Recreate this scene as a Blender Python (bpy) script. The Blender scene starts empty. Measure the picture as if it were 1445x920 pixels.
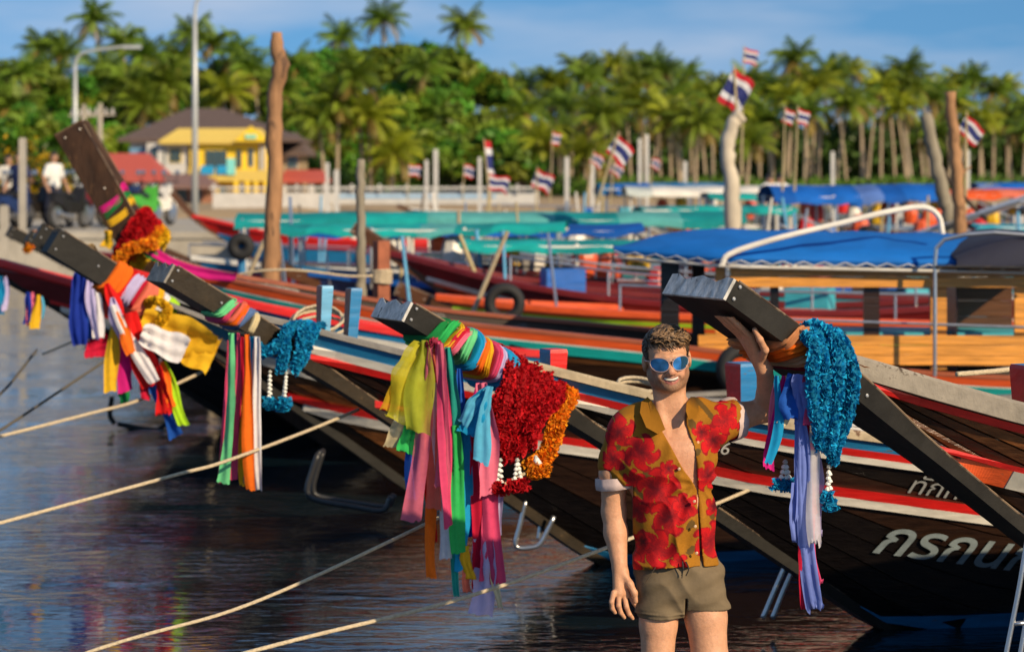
import bpy, math, random
import numpy as np
from mathutils import Vector, Matrix
R = math.radians
random.seed(7); rng = np.random.default_rng(7)
scene = bpy.context.scene
COL = scene.collection
# ---------------------------------------------------------------- camera, sky, sun, exposure
FPX, CAMZ, HOR = 3400.0, 2.2, 240.0          # focal length in photo pixels, eye height, horizon row
cam_d = bpy.data.cameras.new('camera'); cam = bpy.data.objects.new('camera', cam_d); COL.objects.link(cam)
cam.location = (0, 0, CAMZ); cam.rotation_euler = (R(90), 0, 0)
cam_d.sensor_width = 36; cam_d.lens = FPX / 1445 * 36; cam_d.shift_y = -(460 - HOR) / 1445
cam_d.clip_start = .1; cam_d.clip_end = 3000
cam_d.dof.use_dof = True; cam_d.dof.focus_distance = 8.75; cam_d.dof.aperture_fstop = 3.6
scene.camera = cam
SUN = Vector((.60, -.66, .455)).normalized()       # direction towards the sun
world = bpy.data.worlds.new('World'); scene.world = world; world.use_nodes = True
wn, wl = world.node_tree.nodes, world.node_tree.links
wn.clear()
wo = wn.new('ShaderNodeOutputWorld'); bg = wn.new('ShaderNodeBackground'); bg.inputs[1].default_value = .09
sky = wn.new('ShaderNodeTexSky'); sky.sky_type = 'NISHITA'; sky.sun_disc = False
sky.sun_elevation = math.asin(SUN.z); sky.sun_rotation = math.atan2(SUN.x, SUN.y)
sky.air_density = 1.0; sky.dust_density = .3; sky.ozone_density = 2.5
tc = wn.new('ShaderNodeTexCoord')
mp = wn.new('ShaderNodeMapping'); mp.inputs['Location'].default_value = (0, 0, .20); mp.inputs['Scale'].default_value = (1, 1, .8)
nz = wn.new('ShaderNodeVectorMath'); nz.operation = 'NORMALIZE'
wl.new(tc.outputs['Generated'], mp.inputs[0]); wl.new(mp.outputs[0], nz.inputs[0]); wl.new(nz.outputs[0], sky.inputs[0])
cm = wn.new('ShaderNodeMapping'); cm.inputs['Scale'].default_value = (3.2, 3.2, 17); cm.inputs['Location'].default_value = (.35, .2, .3)
wl.new(tc.outputs['Generated'], cm.inputs[0])
cn = wn.new('ShaderNodeTexNoise'); cn.inputs['Scale'].default_value = 1.9; cn.inputs['Detail'].default_value = 5; cn.inputs['Roughness'].default_value = .52
wl.new(cm.outputs[0], cn.inputs['Vector'])
cr = wn.new('ShaderNodeMapRange'); cr.inputs['From Min'].default_value = .40; cr.inputs['From Max'].default_value = .72; cr.inputs['To Max'].default_value = .68
wl.new(cn.outputs[0], cr.inputs[0])
mx = wn.new('ShaderNodeMix'); mx.data_type = 'RGBA'; mx.inputs[7].default_value = (5.0, 5.7, 7.1, 1)
tint = wn.new('ShaderNodeMix'); tint.data_type = 'RGBA'; tint.blend_type = 'MULTIPLY'; tint.inputs[0].default_value = 1; tint.inputs[7].default_value = (.62, .98, 1.14, 1)
wl.new(sky.outputs[0], tint.inputs[6]); wl.new(tint.outputs[2], mx.inputs[6]); wl.new(cr.outputs[0], mx.inputs[0])
wl.new(mx.outputs[2], bg.inputs[0]); wl.new(bg.outputs[0], wo.inputs[0])
sl = bpy.data.lights.new('sun', 'SUN'); sl.energy = 5.0; sl.angle = R(.6); sl.color = (1, .79, .52)
so = bpy.data.objects.new('sun', sl); COL.objects.link(so); so.rotation_euler = SUN.to_track_quat('Z', 'Y').to_euler(); so.location = (20, -20, 30)
scene.view_settings.view_transform = 'Standard'; scene.view_settings.look = 'None'
scene.view_settings.exposure = 0.22; scene.view_settings.gamma = 1
scene.cycles.max_bounces = 6; scene.cycles.transparent_max_bounces = 8
scene.cycles.use_denoising = True
scene.cycles.sample_clamp_indirect = 6

# ---------------------------------------------------------------- helpers
def W(px, py, Y):
    return Vector(((px - 722.5) * Y / FPX, Y, CAMZ - (py - HOR) * Y / FPX))
def tag(o, label=None, cat=None, group=None, kind=None):
    if label: o['label'] = label
    if cat: o['category'] = cat
    if group: o['group'] = group
    if kind: o['kind'] = kind
    return o
def thing(name, label, cat, loc=(0, 0, 0), rz=0, group=None):
    o = bpy.data.objects.new(name, None); COL.objects.link(o)
    o.location = loc; o.rotation_euler = (0, 0, rz); o.empty_display_size = .1
    return tag(o, label, cat, group)
def link(name, me, parent=None):
    o = bpy.data.objects.new(name, me); COL.objects.link(o)
    if parent is not None: o.parent = parent
    return o
def copy_tree(o, parent=None):
    c = o.copy(); COL.objects.link(c)
    if parent is not None: c.parent = parent
    for ch in o.children: copy_tree(ch, c)
    return c
class MB:
    """collects shapes, builds ONE mesh"""
    def __init__(s): s.v = []; s.f = []; s.mi = []; s.m = 0
    def add(s, vs, fs):
        b = len(s.v); s.v += [tuple(v) for v in vs]; s.f += [tuple(b + i for i in f) for f in fs]; s.mi += [s.m] * len(fs)
        return s
    def box(s, c, d, rot=None):
        c = Vector(c); hx, hy, hz = d[0] / 2, d[1] / 2, d[2] / 2
        P = [Vector((x, y, z)) for z in (-hz, hz) for y in (-hy, hy) for x in (-hx, hx)]
        if rot is not None: P = [rot @ p for p in P]
        return s.add([c + p for p in P], [(0, 2, 3, 1), (4, 5, 7, 6), (0, 1, 5, 4), (2, 6, 7, 3), (0, 4, 6, 2), (1, 3, 7, 5)])
    def hexa(s, P):   # 8 corners, bottom 4 ccw then top 4 ccw
        return s.add(P, [(3, 2, 1, 0), (4, 5, 6, 7), (0, 1, 5, 4), (1, 2, 6, 5), (2, 3, 7, 6), (3, 0, 4, 7)])
    def bar(s, a, b, w, h=None, up=(0, 0, 1)):
        a, b = Vector(a), Vector(b); h = h or w; t = (b - a).normalized(); u = Vector(up)
        x = t.cross(u)
        if x.length < 1e-4: x = t.cross(Vector((1, 0, 0)))
        x.normalize(); y = x.cross(t)
        q = [x * (w / 2 * i) + y * (h / 2 * j) for i, j in ((-1, -1), (1, -1), (1, 1), (-1, 1))]
        return s.hexa([a + p for p in q] + [b + p for p in q])
    def tube(s, pts, r, n=8, caps=True):
        pts = [Vector(p) for p in pts]; m = len(pts)
        rr = list(r) if hasattr(r, '__len__') else [r] * m
        vs = []; T0 = None; X = None
        for i, p in enumerate(pts):
            t = (pts[min(i + 1, m - 1)] - pts[max(i - 1, 0)]).normalized()
            if X is None:
                X = t.cross(Vector((0, 0, 1)))
                if X.length < 1e-3: X = t.cross(Vector((1, 0, 0)))
            else: X = X - t * X.dot(t)
            X.normalize(); Yv = t.cross(X)
            for k in range(n):
                a = 2 * math.pi * k / n
                vs.append(p + (X * math.cos(a) + Yv * math.sin(a)) * rr[i])
        fs = [(i * n + k, i * n + (k + 1) % n, (i + 1) * n + (k + 1) % n, (i + 1) * n + k) for i in range(m - 1) for k in range(n)]
        if caps: fs += [tuple(range(n))[::-1], tuple((m - 1) * n + k for k in range(n))]
        return s.add(vs, fs)
    def loft(s, rings, closed=True, caps=True):
        n = len(rings[0]); vs = [p for r in rings for p in r]; m = len(rings)
        K = n if closed else n - 1
        fs = [(i * n + k, i * n + (k + 1) % n, (i + 1) * n + (k + 1) % n, (i + 1) * n + k) for i in range(m - 1) for k in range(K)]
        if caps and closed: fs += [tuple(range(n))[::-1], tuple((m - 1) * n + k for k in range(n))]
        return s.add(vs, fs)
    def lathe(s, c, prof, n=12, axis='Z'):
        rings = []
        for r, h in prof:
            ring = []
            for k in range(n):
                a = 2 * math.pi * k / n; p = Vector((r * math.cos(a), r * math.sin(a), h))
                if axis == 'Y': p = Vector((p.x, -p.z, p.y))
                if axis == 'X': p = Vector((p.z, p.x, p.y))
                ring.append(Vector(c) + p)
            rings.append(ring)
        return s.loft(rings)
    def mesh(s, name, mats, smooth=False):
        me = bpy.data.meshes.new(name); me.from_pydata(s.v, [], s.f)
        for m in (mats if isinstance(mats, (list, tuple)) else [mats]): me.materials.append(m)
        if len(me.materials) > 1: me.polygons.foreach_set('material_index', s.mi)
        if smooth: me.polygons.foreach_set('use_smooth', [True] * len(me.polygons))
        me.update(); return me
    def build(s, name, mats, parent=None, smooth=False):
        return link(name, s.mesh(name, mats, smooth), parent)
def np_mesh(name, v, f, mats, mi=None, smooth=False, col=None):
    v = np.asarray(v, np.float32); f = np.asarray(f, np.int32); me = bpy.data.meshes.new(name)
    k = f.shape[1]
    me.vertices.add(len(v)); me.vertices.foreach_set('co', v.ravel())
    me.loops.add(f.size); me.loops.foreach_set('vertex_index', f.ravel())
    me.polygons.add(len(f)); me.polygons.foreach_set('loop_start', np.arange(0, f.size, k, dtype=np.int32))
    for m in (mats if isinstance(mats, (list, tuple)) else [mats]): me.materials.append(m)
    if mi is not None: me.polygons.foreach_set('material_index', np.asarray(mi, np.int32))
    if smooth: me.polygons.foreach_set('use_smooth', np.ones(len(f), bool))
    if col is not None:
        at = me.color_attributes.new('Col', 'FLOAT_COLOR', 'POINT')
        c4 = np.ones((len(v), 4), np.float32); c4[:, :3] = col; at.data.foreach_set('color', c4.ravel())
    me.update(calc_edges=True); me.validate(); return me
def pchip(xs, ys):
    xs = np.array(xs, float); ys = np.array(ys, float); h = np.diff(xs); d = np.diff(ys) / h
    m = np.zeros(len(xs)); m[0], m[-1] = d[0], d[-1]
    for i in range(1, len(xs) - 1):
        m[i] = 0 if d[i - 1] * d[i] <= 0 else 2 * d[i - 1] * d[i] / (d[i - 1] + d[i])
    def f(x):
        x = min(max(x, xs[0]), xs[-1]); i = int(min(max(np.searchsorted(xs, x) - 1, 0), len(xs) - 2))
        t = (x - xs[i]) / h[i]
        return float((2*t**3-3*t**2+1)*ys[i] + (t**3-2*t**2+t)*h[i]*m[i] + (-2*t**3+3*t**2)*ys[i+1] + (t**3-t**2)*h[i]*m[i+1])
    return f
def spline(pts, n):
    P = [Vector(p) for p in pts]; P = [P[0] * 2 - P[1]] + P + [P[-1] * 2 - P[-2]]; out = []
    seg = len(P) - 3
    for i in range(n + 1):
        u = i / n * seg; k = min(int(u), seg - 1); t = u - k; a, b, c, d = P[k:k + 4]
        out.append(.5 * (2*b + (c-a)*t + (2*a-5*b+4*c-d)*t*t + (-a+3*b-3*c+d)*t**3))
    return out

# ---------------------------------------------------------------- materials
def srgb(r, g, b):
    return tuple(((c / 255) / 12.92 if c / 255 <= .04045 else ((c / 255 + .055) / 1.055) ** 2.4) for c in (r, g, b))
_M = {}
def M(name, col, rough=.55, var=.25, scale=6, stretch=(1, 1, 1), bump=.15, metal=0, spec=.5, wear=None, wear_at=.62, wear_scale=9, trans=0, attr=False, rnd=0, coat=0):
    """base colour with two octaves of noise, optional wear (a second colour showing in patches), bump, translucency"""
    if name in _M: return _M[name]
    m = bpy.data.materials.new(name); m.use_nodes = True; n, l = m.node_tree.nodes, m.node_tree.links
    p = n['Principled BSDF']; p.inputs['Roughness'].default_value = rough; p.inputs['Metallic'].default_value = metal
    p.inputs['Specular IOR Level'].default_value = spec; p.inputs['Coat Weight'].default_value = coat; p.inputs['Coat Roughness'].default_value = .15
    tcn = n.new('ShaderNodeTexCoord'); mpn = n.new('ShaderNodeMapping'); mpn.inputs['Scale'].default_value = stretch
    l.new(tcn.outputs['Object'], mpn.inputs[0])
    no = n.new('ShaderNodeTexNoise'); no.inputs['Scale'].default_value = scale; no.inputs['Detail'].default_value = 6; no.inputs['Roughness'].default_value = .62
    l.new(mpn.outputs[0], no.inputs['Vector'])
    mr = n.new('ShaderNodeMapRange'); mr.inputs['From Min'].default_value = .25; mr.inputs['From Max'].default_value = .75
    mr.inputs['To Min'].default_value = 1 - var; mr.inputs['To Max'].default_value = 1 + var
    l.new(no.outputs[0], mr.inputs[0])
    mu = n.new('ShaderNodeMix'); mu.data_type = 'RGBA'; mu.blend_type = 'MULTIPLY'; mu.inputs[0].default_value = 1
    if attr:
        at = n.new('ShaderNodeAttribute'); at.attribute_name = 'Col'; l.new(at.outputs['Color'], mu.inputs[6])
    else: mu.inputs[6].default_value = (*col, 1)
    l.new(mr.outputs[0], mu.inputs[7]); out = mu.outputs[2]
    if rnd:
        oi = n.new('ShaderNodeObjectInfo'); m2 = n.new('ShaderNodeMapRange'); m2.inputs['To Min'].default_value = 1 - rnd; m2.inputs['To Max'].default_value = 1 + rnd
        l.new(oi.outputs['Random'], m2.inputs[0]); m3 = n.new('ShaderNodeMix'); m3.data_type = 'RGBA'; m3.blend_type = 'MULTIPLY'; m3.inputs[0].default_value = 1
        l.new(out, m3.inputs[6]); l.new(m2.outputs[0], m3.inputs[7]); out = m3.outputs[2]
    if wear:
        n2 = n.new('ShaderNodeTexNoise'); n2.inputs['Scale'].default_value = wear_scale; n2.inputs['Detail'].default_value = 8; n2.inputs['Roughness'].default_value = .7
        l.new(mpn.outputs[0], n2.inputs['Vector'])
        w = n.new('ShaderNodeMapRange'); w.inputs['From Min'].default_value = wear_at; w.inputs['From Max'].default_value = wear_at + .05
        l.new(n2.outputs[0], w.inputs[0])
        m4 = n.new('ShaderNodeMix'); m4.data_type = 'RGBA'; m4.inputs[7].default_value = (*wear, 1)
        l.new(w.outputs[0], m4.inputs[0]); l.new(out, m4.inputs[6]); out = m4.outputs[2]
    l.new(out, p.inputs['Base Color'])
    if bump:
        bp = n.new('ShaderNodeBump'); bp.inputs['Strength'].default_value = bump; bp.inputs['Distance'].default_value = .02
        l.new(no.outputs[0], bp.inputs['Height']); l.new(bp.outputs[0], p.inputs['Normal'])
    if trans:
        o = n['Material Output']; t = n.new('ShaderNodeBsdfTranslucent'); l.new(out, t.inputs[0])
        ms = n.new('ShaderNodeMixShader'); ms.inputs[0].default_value = trans
        l.new(p.outputs[0], ms.inputs[1]); l.new(t.outputs[0], ms.inputs[2]); l.new(ms.outputs[0], o.inputs[0])
        if name.endswith('_sheer'):
            tp = n.new('ShaderNodeBsdfTransparent'); m5 = n.new('ShaderNodeMixShader'); m5.inputs[0].default_value = .22
            l.new(ms.outputs[0], m5.inputs[1]); l.new(tp.outputs[0], m5.inputs[2]); l.new(m5.outputs[0], o.inputs[0])
    _M[name] = m; return m
PC = {  # paint colours (linear)
 'red': (.55, .012, .010), 'white': (.66, .63, .57), 'blue': (.012, .16, .36), 'teal': (.006, .30, .29), 'orange': (.62, .085, .018),
 'black': (.012, .010, .009), 'cream': (.36, .29, .19), 'turq': (.05, .38, .48), 'yellow': (.66, .40, .015), 'green': (.06, .34, .03),
 'lime': (.32, .56, .02), 'navy': (.012, .03, .11), 'maroon': (.14, .010, .012), 'sky': (.12, .36, .58), 'grey': (.17, .16, .15),
 'pink': (.55, .13, .2), 'rust': (.27, .07, .03), 'dgreen': (.01, .10, .06), 'cobalt': (.005, .10, .42), 'silver': (.42, .42, .42)}
def paint(c): return M('paint_' + c, PC[c], rough=.42, var=.22, scale=5, stretch=(.6, 3, 5), bump=.25, wear=(.12, .075, .045), wear_at=.635, wear_scale=11)
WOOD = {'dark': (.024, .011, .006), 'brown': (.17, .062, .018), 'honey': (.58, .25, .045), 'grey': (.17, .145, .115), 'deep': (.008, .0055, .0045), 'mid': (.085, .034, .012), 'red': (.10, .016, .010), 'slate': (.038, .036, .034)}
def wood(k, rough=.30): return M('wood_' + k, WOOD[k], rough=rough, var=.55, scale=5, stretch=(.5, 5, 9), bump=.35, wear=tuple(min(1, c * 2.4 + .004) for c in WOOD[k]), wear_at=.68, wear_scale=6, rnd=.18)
def cloth(name, rgb, sheer=.3): return M('cloth_' + name, rgb, rough=.85, var=.12, scale=30, bump=.12, spec=.15, trans=sheer)
# ---------------------------------------------------------------- the setting: ground sheet, water
def shore(x):      # distance of the waterline as it runs from the quay to the far beach
    return 62 + 50 / (1 + math.exp(-(x + 13) / 1.6)) + 45 / (1 + math.exp(-(x - 10) / 6))
def gz(x, y):      # ground height
    d = y - shore(x); z = -1.1 if d < -14 else -1.1 + (d + 14) * .1
    if d > 0: z = .3 + min(d, 6) * .025
    if d > 80: z += (d - 80) * .004
    return z + .05 * math.sin(x * .7 + y * .3)
m_sand = M('sand', (.34, .24, .13), rough=.95, var=.25, scale=1.5, bump=.5)
xs = np.concatenate([np.linspace(-900, -90, 12), np.linspace(-80, 80, 65), np.linspace(90, 900, 12)])
ys = np.concatenate([np.linspace(-30, 50, 10), np.linspace(54, 180, 64), np.linspace(190, 2200, 14)])
vs = [(x, y, gz(x, y)) for y in ys for x in xs]; nx = len(xs)
fs = [(j * nx + i, j * nx + i + 1, (j + 1) * nx + i + 1, (j + 1) * nx + i) for j in range(len(ys) - 1) for i in range(nx - 1)]
tag(link('ground', np_mesh('ground', vs, fs, m_sand, smooth=True)), kind='structure')
# water
m_w = bpy.data.materials.new('harbour_water'); m_w.use_nodes = True; n, l = m_w.node_tree.nodes, m_w.node_tree.links
p = n['Principled BSDF']; p.inputs['Base Color'].default_value = (.005, .014, .021, 1); p.inputs['Roughness'].default_value = .07
p.inputs['IOR'].default_value = 1.9; p.inputs['Specular IOR Level'].default_value = .6
tcn = n.new('ShaderNodeTexCoord')
def wav(scale, sx, sy, strength, dist, prev, det=3, rz=0, mask=None):
    mpn = n.new('ShaderNodeMapping'); mpn.inputs['Scale'].default_value = (sx, sy, 1); mpn.inputs['Rotation'].default_value = (0, 0, rz)
    no = n.new('ShaderNodeTexNoise'); no.inputs['Scale'].default_value = scale; no.inputs['Detail'].default_value = det; no.inputs['Distortion'].default_value = .6
    l.new(tcn.outputs['Object'], mpn.inputs[0]); l.new(mpn.outputs[0], no.inputs['Vector'])
    b = n.new('ShaderNodeBump'); b.inputs['Strength'].default_value = strength; b.inputs['Distance'].default_value = dist; l.new(no.outputs[0], b.inputs['Height'])
    if prev is not None: l.new(prev, b.inputs['Normal'])
    if mask is not None:
        mm = n.new('ShaderNodeMath'); mm.operation = 'MULTIPLY'; mm.inputs[1].default_value = strength; l.new(mask, mm.inputs[0]); l.new(mm.outputs[0], b.inputs['Strength'])
    return b.outputs[0]
pm = n.new('ShaderNodeMapping'); pm.inputs['Scale'].default_value = (.35, .9, 1); l.new(tcn.outputs['Object'], pm.inputs[0])
pn_ = n.new('ShaderNodeTexNoise'); pn_.inputs['Scale'].default_value = 1.1; pn_.inputs['Detail'].default_value = 3; l.new(pm.outputs[0], pn_.inputs['Vector'])
pr_ = n.new('ShaderNodeMapRange'); pr_.inputs['From Min'].default_value = .40; pr_.inputs['From Max'].default_value = .62; pr_.inputs['To Min'].default_value = .25; pr_.inputs['To Max'].default_value = 1.5; l.new(pn_.outputs[0], pr_.inputs[0])
a = wav(.9, 1.0, .8, .5, .03, None, 2, .5); a = wav(5.0, .65, 1.7, .62, .018, a, 2, -.12, pr_.outputs[0]); a = wav(15, .6, 1.8, .6, .005, a, 2, .1, pr_.outputs[0])
l.new(a, p.inputs['Normal'])
wmb = MB(); wmb.add([(-900, -30, 0), (900, -30, 0), (900, 260, 0), (-900, 260, 0)], [(0, 1, 2, 3)])
tag(wmb.build('water', m_w), kind='structure')
# ---------------------------------------------------------------- long-tail boats
class Boat:
    """local frame: x from bow tip to stern, y<0 towards the quay side we look at, z up from the water"""
    def __init__(s, name, label, tip, ang, cat='boat', group=None, L=8.5, zs=1.0, g=None, k=None, hb=None, s0=.5, w0=.30, w1=.16, th=.10, bs=1.0, full=.55):
        s.root = thing(name, label, cat, (tip[0], tip[1], 0), ang, group); s.L = L; s.zs = zs; s.s0 = s0; s.th = th; s.full = full
        g = g or ([.45, .96, 1.31, 1.8, 2.4, 2.7, 3.5, 5, 7, 8.5], [1.40, 1.26, 1.17, 1.06, .96, .91, .79, .70, .70, .80])
        k = k or ([0, .4, .9, 1.15, 2.0, 2.62, 3.3, 4.2, 8.5], [1.60, 1.375, 1.07, .915, .38, 0, -.24, -.30, -.25])
        hb = hb or ([.45, .96, 1.5, 2.2, 3, 4, 6, 8, 8.5], [.06, .20, .36, .50, .60, .68, .68, .55, .50])
        s.g = pchip(g[0], [z * zs for z in g[1]]); s.k = pchip(k[0], [z * zs if z > 0 else z for z in k[1]]); s.hb = pchip(hb[0], [b * bs for b in hb[1]])
        s.w = pchip([0, .55, 1.0, 2.6, 9], [w0, w0 * .84, w0 * .5, w1 * .55, w1 * .55]); s.tf = pchip([0, .55, 1.05, 9], [1, 1, .60, .46]); s.ang = ang; s.tip = tip
        s.mw = Matrix.Translation((tip[0], tip[1], 0)) @ Matrix.Rotation(ang, 4, 'Z')
    def world(s, p): return s.mw @ Vector(p)
    def sec(s, x, z, side, off=0.0):
        """point on the hull skin at station x and height z"""
        k, g = s.k(x), s.g(x); t = min(max((z - k) / max(g - k, 1e-3), 0), 1.05)
        e = .85 - (.85 - s.full) * min(max((x - 1) / 3, 0), 1)
        return Vector((x, side * (max(s.hb(x) * t ** e, s.w(x) * .30) + off), z))
    def strip(s, name, mat, side, x0, x1, zf0, zf1, off0, off1, n=26, parent=None):
        """solid batten on the skin between height functions zf0 < zf1, from depth off0 to off1"""
        rings = []
        for i in range(n + 1):
            x = x0 + (x1 - x0) * i / n; za, zb = zf0(x), zf1(x)
            za = max(za, s.k(x) - .02); zb = max(zb, za + .002)
            rings.append([s.sec(x, za, side, off0), s.sec(x, zb, side, off0), s.sec(x, zb, side, off1), s.sec(x, za, side, off1)])
        if side < 0: rings = [r[::-1] for r in rings]
        return MB().loft(rings).build(name, mat, parent or s.root)
    def bar_frame(s, x):
        e = .02; z = s.k(x); t = Vector((2 * e, 0, s.k(x + e) - s.k(x - e))) if x > e else Vector((e, 0, s.k(e) - s.k(0))); t.normalize()
        nrm = Vector((-t.z, 0, t.x)); return Vector((x, 0, z)), t, nrm
    def bar_pt(s, x, y, h):
        c, t, nrm = s.bar_frame(x); return c + nrm * h + Vector((0, y, 0))
    def stem(s, mat, end_mat, scoop=.018, x1=3.4, n=30, mat2=None):
        rings = []; prof = [(-1, -1), (-1, .9), (-.8, .98), (-.5, .5), (-.2, .8), (0, 1.0), (.2, .8), (.5, .5), (.8, .98), (1, .9), (1, -1)]
        for i in range(n + 1):
            x = .0 + (x1) * (i / n) ** 1.2; w, h = s.w(x) / 2, s.th / 2 * s.tf(x)
            f = max(0, 1 - x / .5)
            ring = []
            for a, b in prof:
                bb = b if b < 0 else 1 - (1 - b) * f
                ring.append(s.bar_pt(x, a * w, bb * h))
            rings.append(ring)
        m = MB(); m.loft(rings, caps=False); N = len(prof)
        stem = m.build('stem', mat, s.root)
        e = MB(); r0 = [p - s.bar_frame(0)[1] * .0025 for p in rings[0]]; r1 = [p + s.bar_frame(0)[1] * .01 for p in rings[0]]
        e.loft([r0, r1]); e.build('prow_end', end_mat, stem)
        for x, yy, h in ((.03, -1, .6), (.03, -1, -.5), (.28, -1, .1), (.62, -1, -.2), (.3, 1, .1)):
            b = MB(); c = s.bar_pt(x, yy * (s.w(x) / 2 + .001), h * s.th / 2); b.lathe(c, [(.0075, -.004), (.0075, .004), (.004, .006)], 8, 'Y')
            b.build('bolt', M('bolt_steel', (.45, .43, .4), rough=.35, metal=.8, bump=0), stem)
        # pale worn arris along the top edges
        for sd in (-1, 1):
            t = MB(); t.tube([s.bar_pt(.02 + 2.3 * i / 16, sd * (s.w(.02 + 2.3 * i / 16) / 2 - .001), s.th / 2 * s.tf(.02 + 2.3 * i / 16) - .001) for i in range(17)], .004, 5)
            t.build('worn_edge', M('worn_edge', (.20, .14, .09), rough=.8, wear=(.05, .03, .02), wear_at=.5), stem)
        return stem
    def planks(s, mats, side, n=6, x0=None, top=0.0, seg=18, x1=None):
        x1 = x1 or s.L
        for j in range(n):
            t0, t1 = j / n, (j + 1) / n
            zf = lambda x, t: s.k(x) + (s.g(x) - top - s.k(x)) * t
            st = (x0 or s.s0) + (0 if j > n - 2 else 0.03)
            o = .006 * ((j * 7) % 3) / 2
            s.strip('plank', mats[j % len(mats)], side, st, x1, lambda x: zf(x, t0) + .003, lambda x: zf(x, t1) - .003, -.02, o, seg)
    def lining(s, mat, x1=None):
        x1 = x1 or s.L; m = MB(); N = 24
        for side in (-1, 1):
            rings = []
            for i in range(N + 1):
                x = s.s0 + .1 + (x1 - s.s0 - .1) * i / N
                rings.append([s.sec(x, s.k(x) + (s.g(x) - .02 - s.k(x)) * t, side, -.024 if s.hb(x) > .1 else -.01) for t in (0, .1, .25, .5, .75, 1)])
            m.loft(rings, closed=False)
        # transom
        x = x1; k, g = s.k(x), s.g(x); P = [s.sec(x, k + (g - k) * t, -1) for t in (0, .1, .3, .6, 1)] + [s.sec(x, k + (g - k) * t, 1) for t in (1, .6, .3, .1)]
        m.add(P, [tuple(range(len(P)))]); m.build('hull_lining', mat, s.root)
    def band(s, col, d0, d1, off=.014, side=-1, x0=None, x1=None, name='painted_stripe', mat=None):
        """batten from d1 to d0 metres below the gunwale"""
        x0 = x0 or s.s0 + .02
        while s.g(x0) - d0 < s.k(x0) + .02: x0 += .03
        return s.strip(name, mat or paint(col), side, x0, x1 or s.L, lambda x: s.g(x) - d1, lambda x: s.g(x) - d0, -.01, off)
    def cap(s, mat, wd=.07, ht=.03, bolts=0):
        """gunwale cap rail, both sides"""
        for side in (-1, 1):
            rings = []; N = 30
            for i in range(N + 1):
                x = s.s0 - .1 + (s.L - s.s0 + .1) * i / N; b = s.sec(max(x, s.s0), s.g(x), side).y * side; z = s.g(x)
                q = [(b + .02, z - ht), (b + .02, z), (b + .008, z + .012), (b - wd, z + .012), (b - wd, z - ht)]
                rings.append([Vector((x, side * max(y, .004), zz)) for y, zz in q])
            if side < 0: rings = [r[::-1] for r in rings]
            cp = MB().loft(rings).build('gunwale_rail', mat, s.root)
            for i in range(bolts):
                x = s.s0 + .35 + i * .28; p = s.sec(x, s.g(x) - ht * .5, side, .021)
                MB().lathe(p, [(.009, -.003), (.009, .003), (.004, .006)], 8, 'Y').build('bolt', M('rust_bolt', (.06, .035, .02), rough=.7, bump=0), cp)
    def deck(s, mat, x0=1.2, x1=None, dz=.10, n=12):
        """fore deck and floor boards, each a board of its own"""
        x1 = x1 or s.L - .2; st = (x1 - x0) / n
        for i in range(n):
            a, b = x0 + i * st + .006, x0 + (i + 1) * st - .006; m = MB(); P = []
            for x in (a, b):
                z = max(s.g(x) - dz - .12 * min(max((x - 2.6), 0), 2.6), s.k(x) + .12); y = s.sec(x, z, 1).y - .03
                P += [(x, -y, z), (x, y, z)]
            lo = [Vector(q) - Vector((0, 0, .025)) for q in P]
            m.hexa([lo[0], lo[2], lo[3], lo[1], P[0], P[2], P[3], P[1]]); m.build('deck_board', mat, s.root)
    def post(s, x, y, h, w, c1, c2, z0=None, lean=0):
        z = z0 if z0 is not None else s.g(x) - .15
        m = MB(); top = z + h
        P = lambda zz, f: [Vector((x - w / 2 * f + lean * (zz - z), y - w * .6 * f, zz)), Vector((x + w / 2 * f + lean * (zz - z), y - w * .6 * f, zz)), Vector((x + w / 2 * f + lean * (zz - z), y + w * .6 * f, zz)), Vector((x - w / 2 * f + lean * (zz - z), y + w * .6 * f, zz))]
        m.loft([P(z, .88), P(z + h * .5, .9), P(top - .015, 1.04), P(top, .98)])
        m.mi = [1 if (i % 4) == 3 and i < 12 else 0 for i in range(len(m.f))]
        return m.build('mooring_bitt', [paint(c1), paint(c2)], s.root)
    def hull_text(s, txt, x, d, size, mat, side=-1, shear=.25, along=1.0, name='lettering', bold=.0):
        cu = bpy.data.curves.new('txt', 'FONT'); cu.body = txt; cu.size = size; cu.shear = shear; cu.offset = bold; cu.resolution_u = 4
        to = bpy.data.objects.new('txt', cu); COL.objects.link(to); dg = bpy.context.evaluated_depsgraph_get()
        me0 = to.evaluated_get(dg).to_mesh(); V = np.array([v.co[:] for v in me0.vertices]); F = [tuple(p.vertices) for p in me0.polygons]
        to.to_mesh_clear(); bpy.data.objects.remove(to)
        m = MB(); out = []
        for q in V:
            xx = x + q[0] * along; z = s.g(xx) - d + q[1]
            out.append(s.sec(xx, z, side, .0135))
        m.add(out, F)
        return m.build(name, mat, s.root)
def place(px, py, Y): v = W(px, py, Y); return (v.x, v.y)
AX = R(27)
m_lin = M('lining', (.03, .02, .014), rough=.8)
m_end = M('sawn_end', (.50, .49, .47), rough=.75, var=.6, scale=30, stretch=(1, 1, .3), bump=.35, wear=(.10, .10, .10), wear_at=.60, wear_scale=26)
m_prow = M('tarred_prow', (.013, .012, .0105), rough=.6, var=.5, scale=7, bump=.25, spec=.22, wear=(.035, .026, .015), wear_at=.68, wear_scale=14)
m_prow2 = M('brown_prow', (.020, .013, .006), rough=.55, var=.6, scale=9, bump=.3, spec=.25, wear=(.075, .045, .018), wear_at=.62, wear_scale=9)
m_rope = M('rope_tan', (.50, .41, .28), rough=.9, var=.3, scale=60, bump=.6)
m_steel = M('steel_tube', (.55, .55, .55), rough=.28, metal=.9, var=.2, bump=.05)
m_rubber = M('tyre_rubber', (.012, .012, .013), rough=.75, var=.3, bump=.3)

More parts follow.
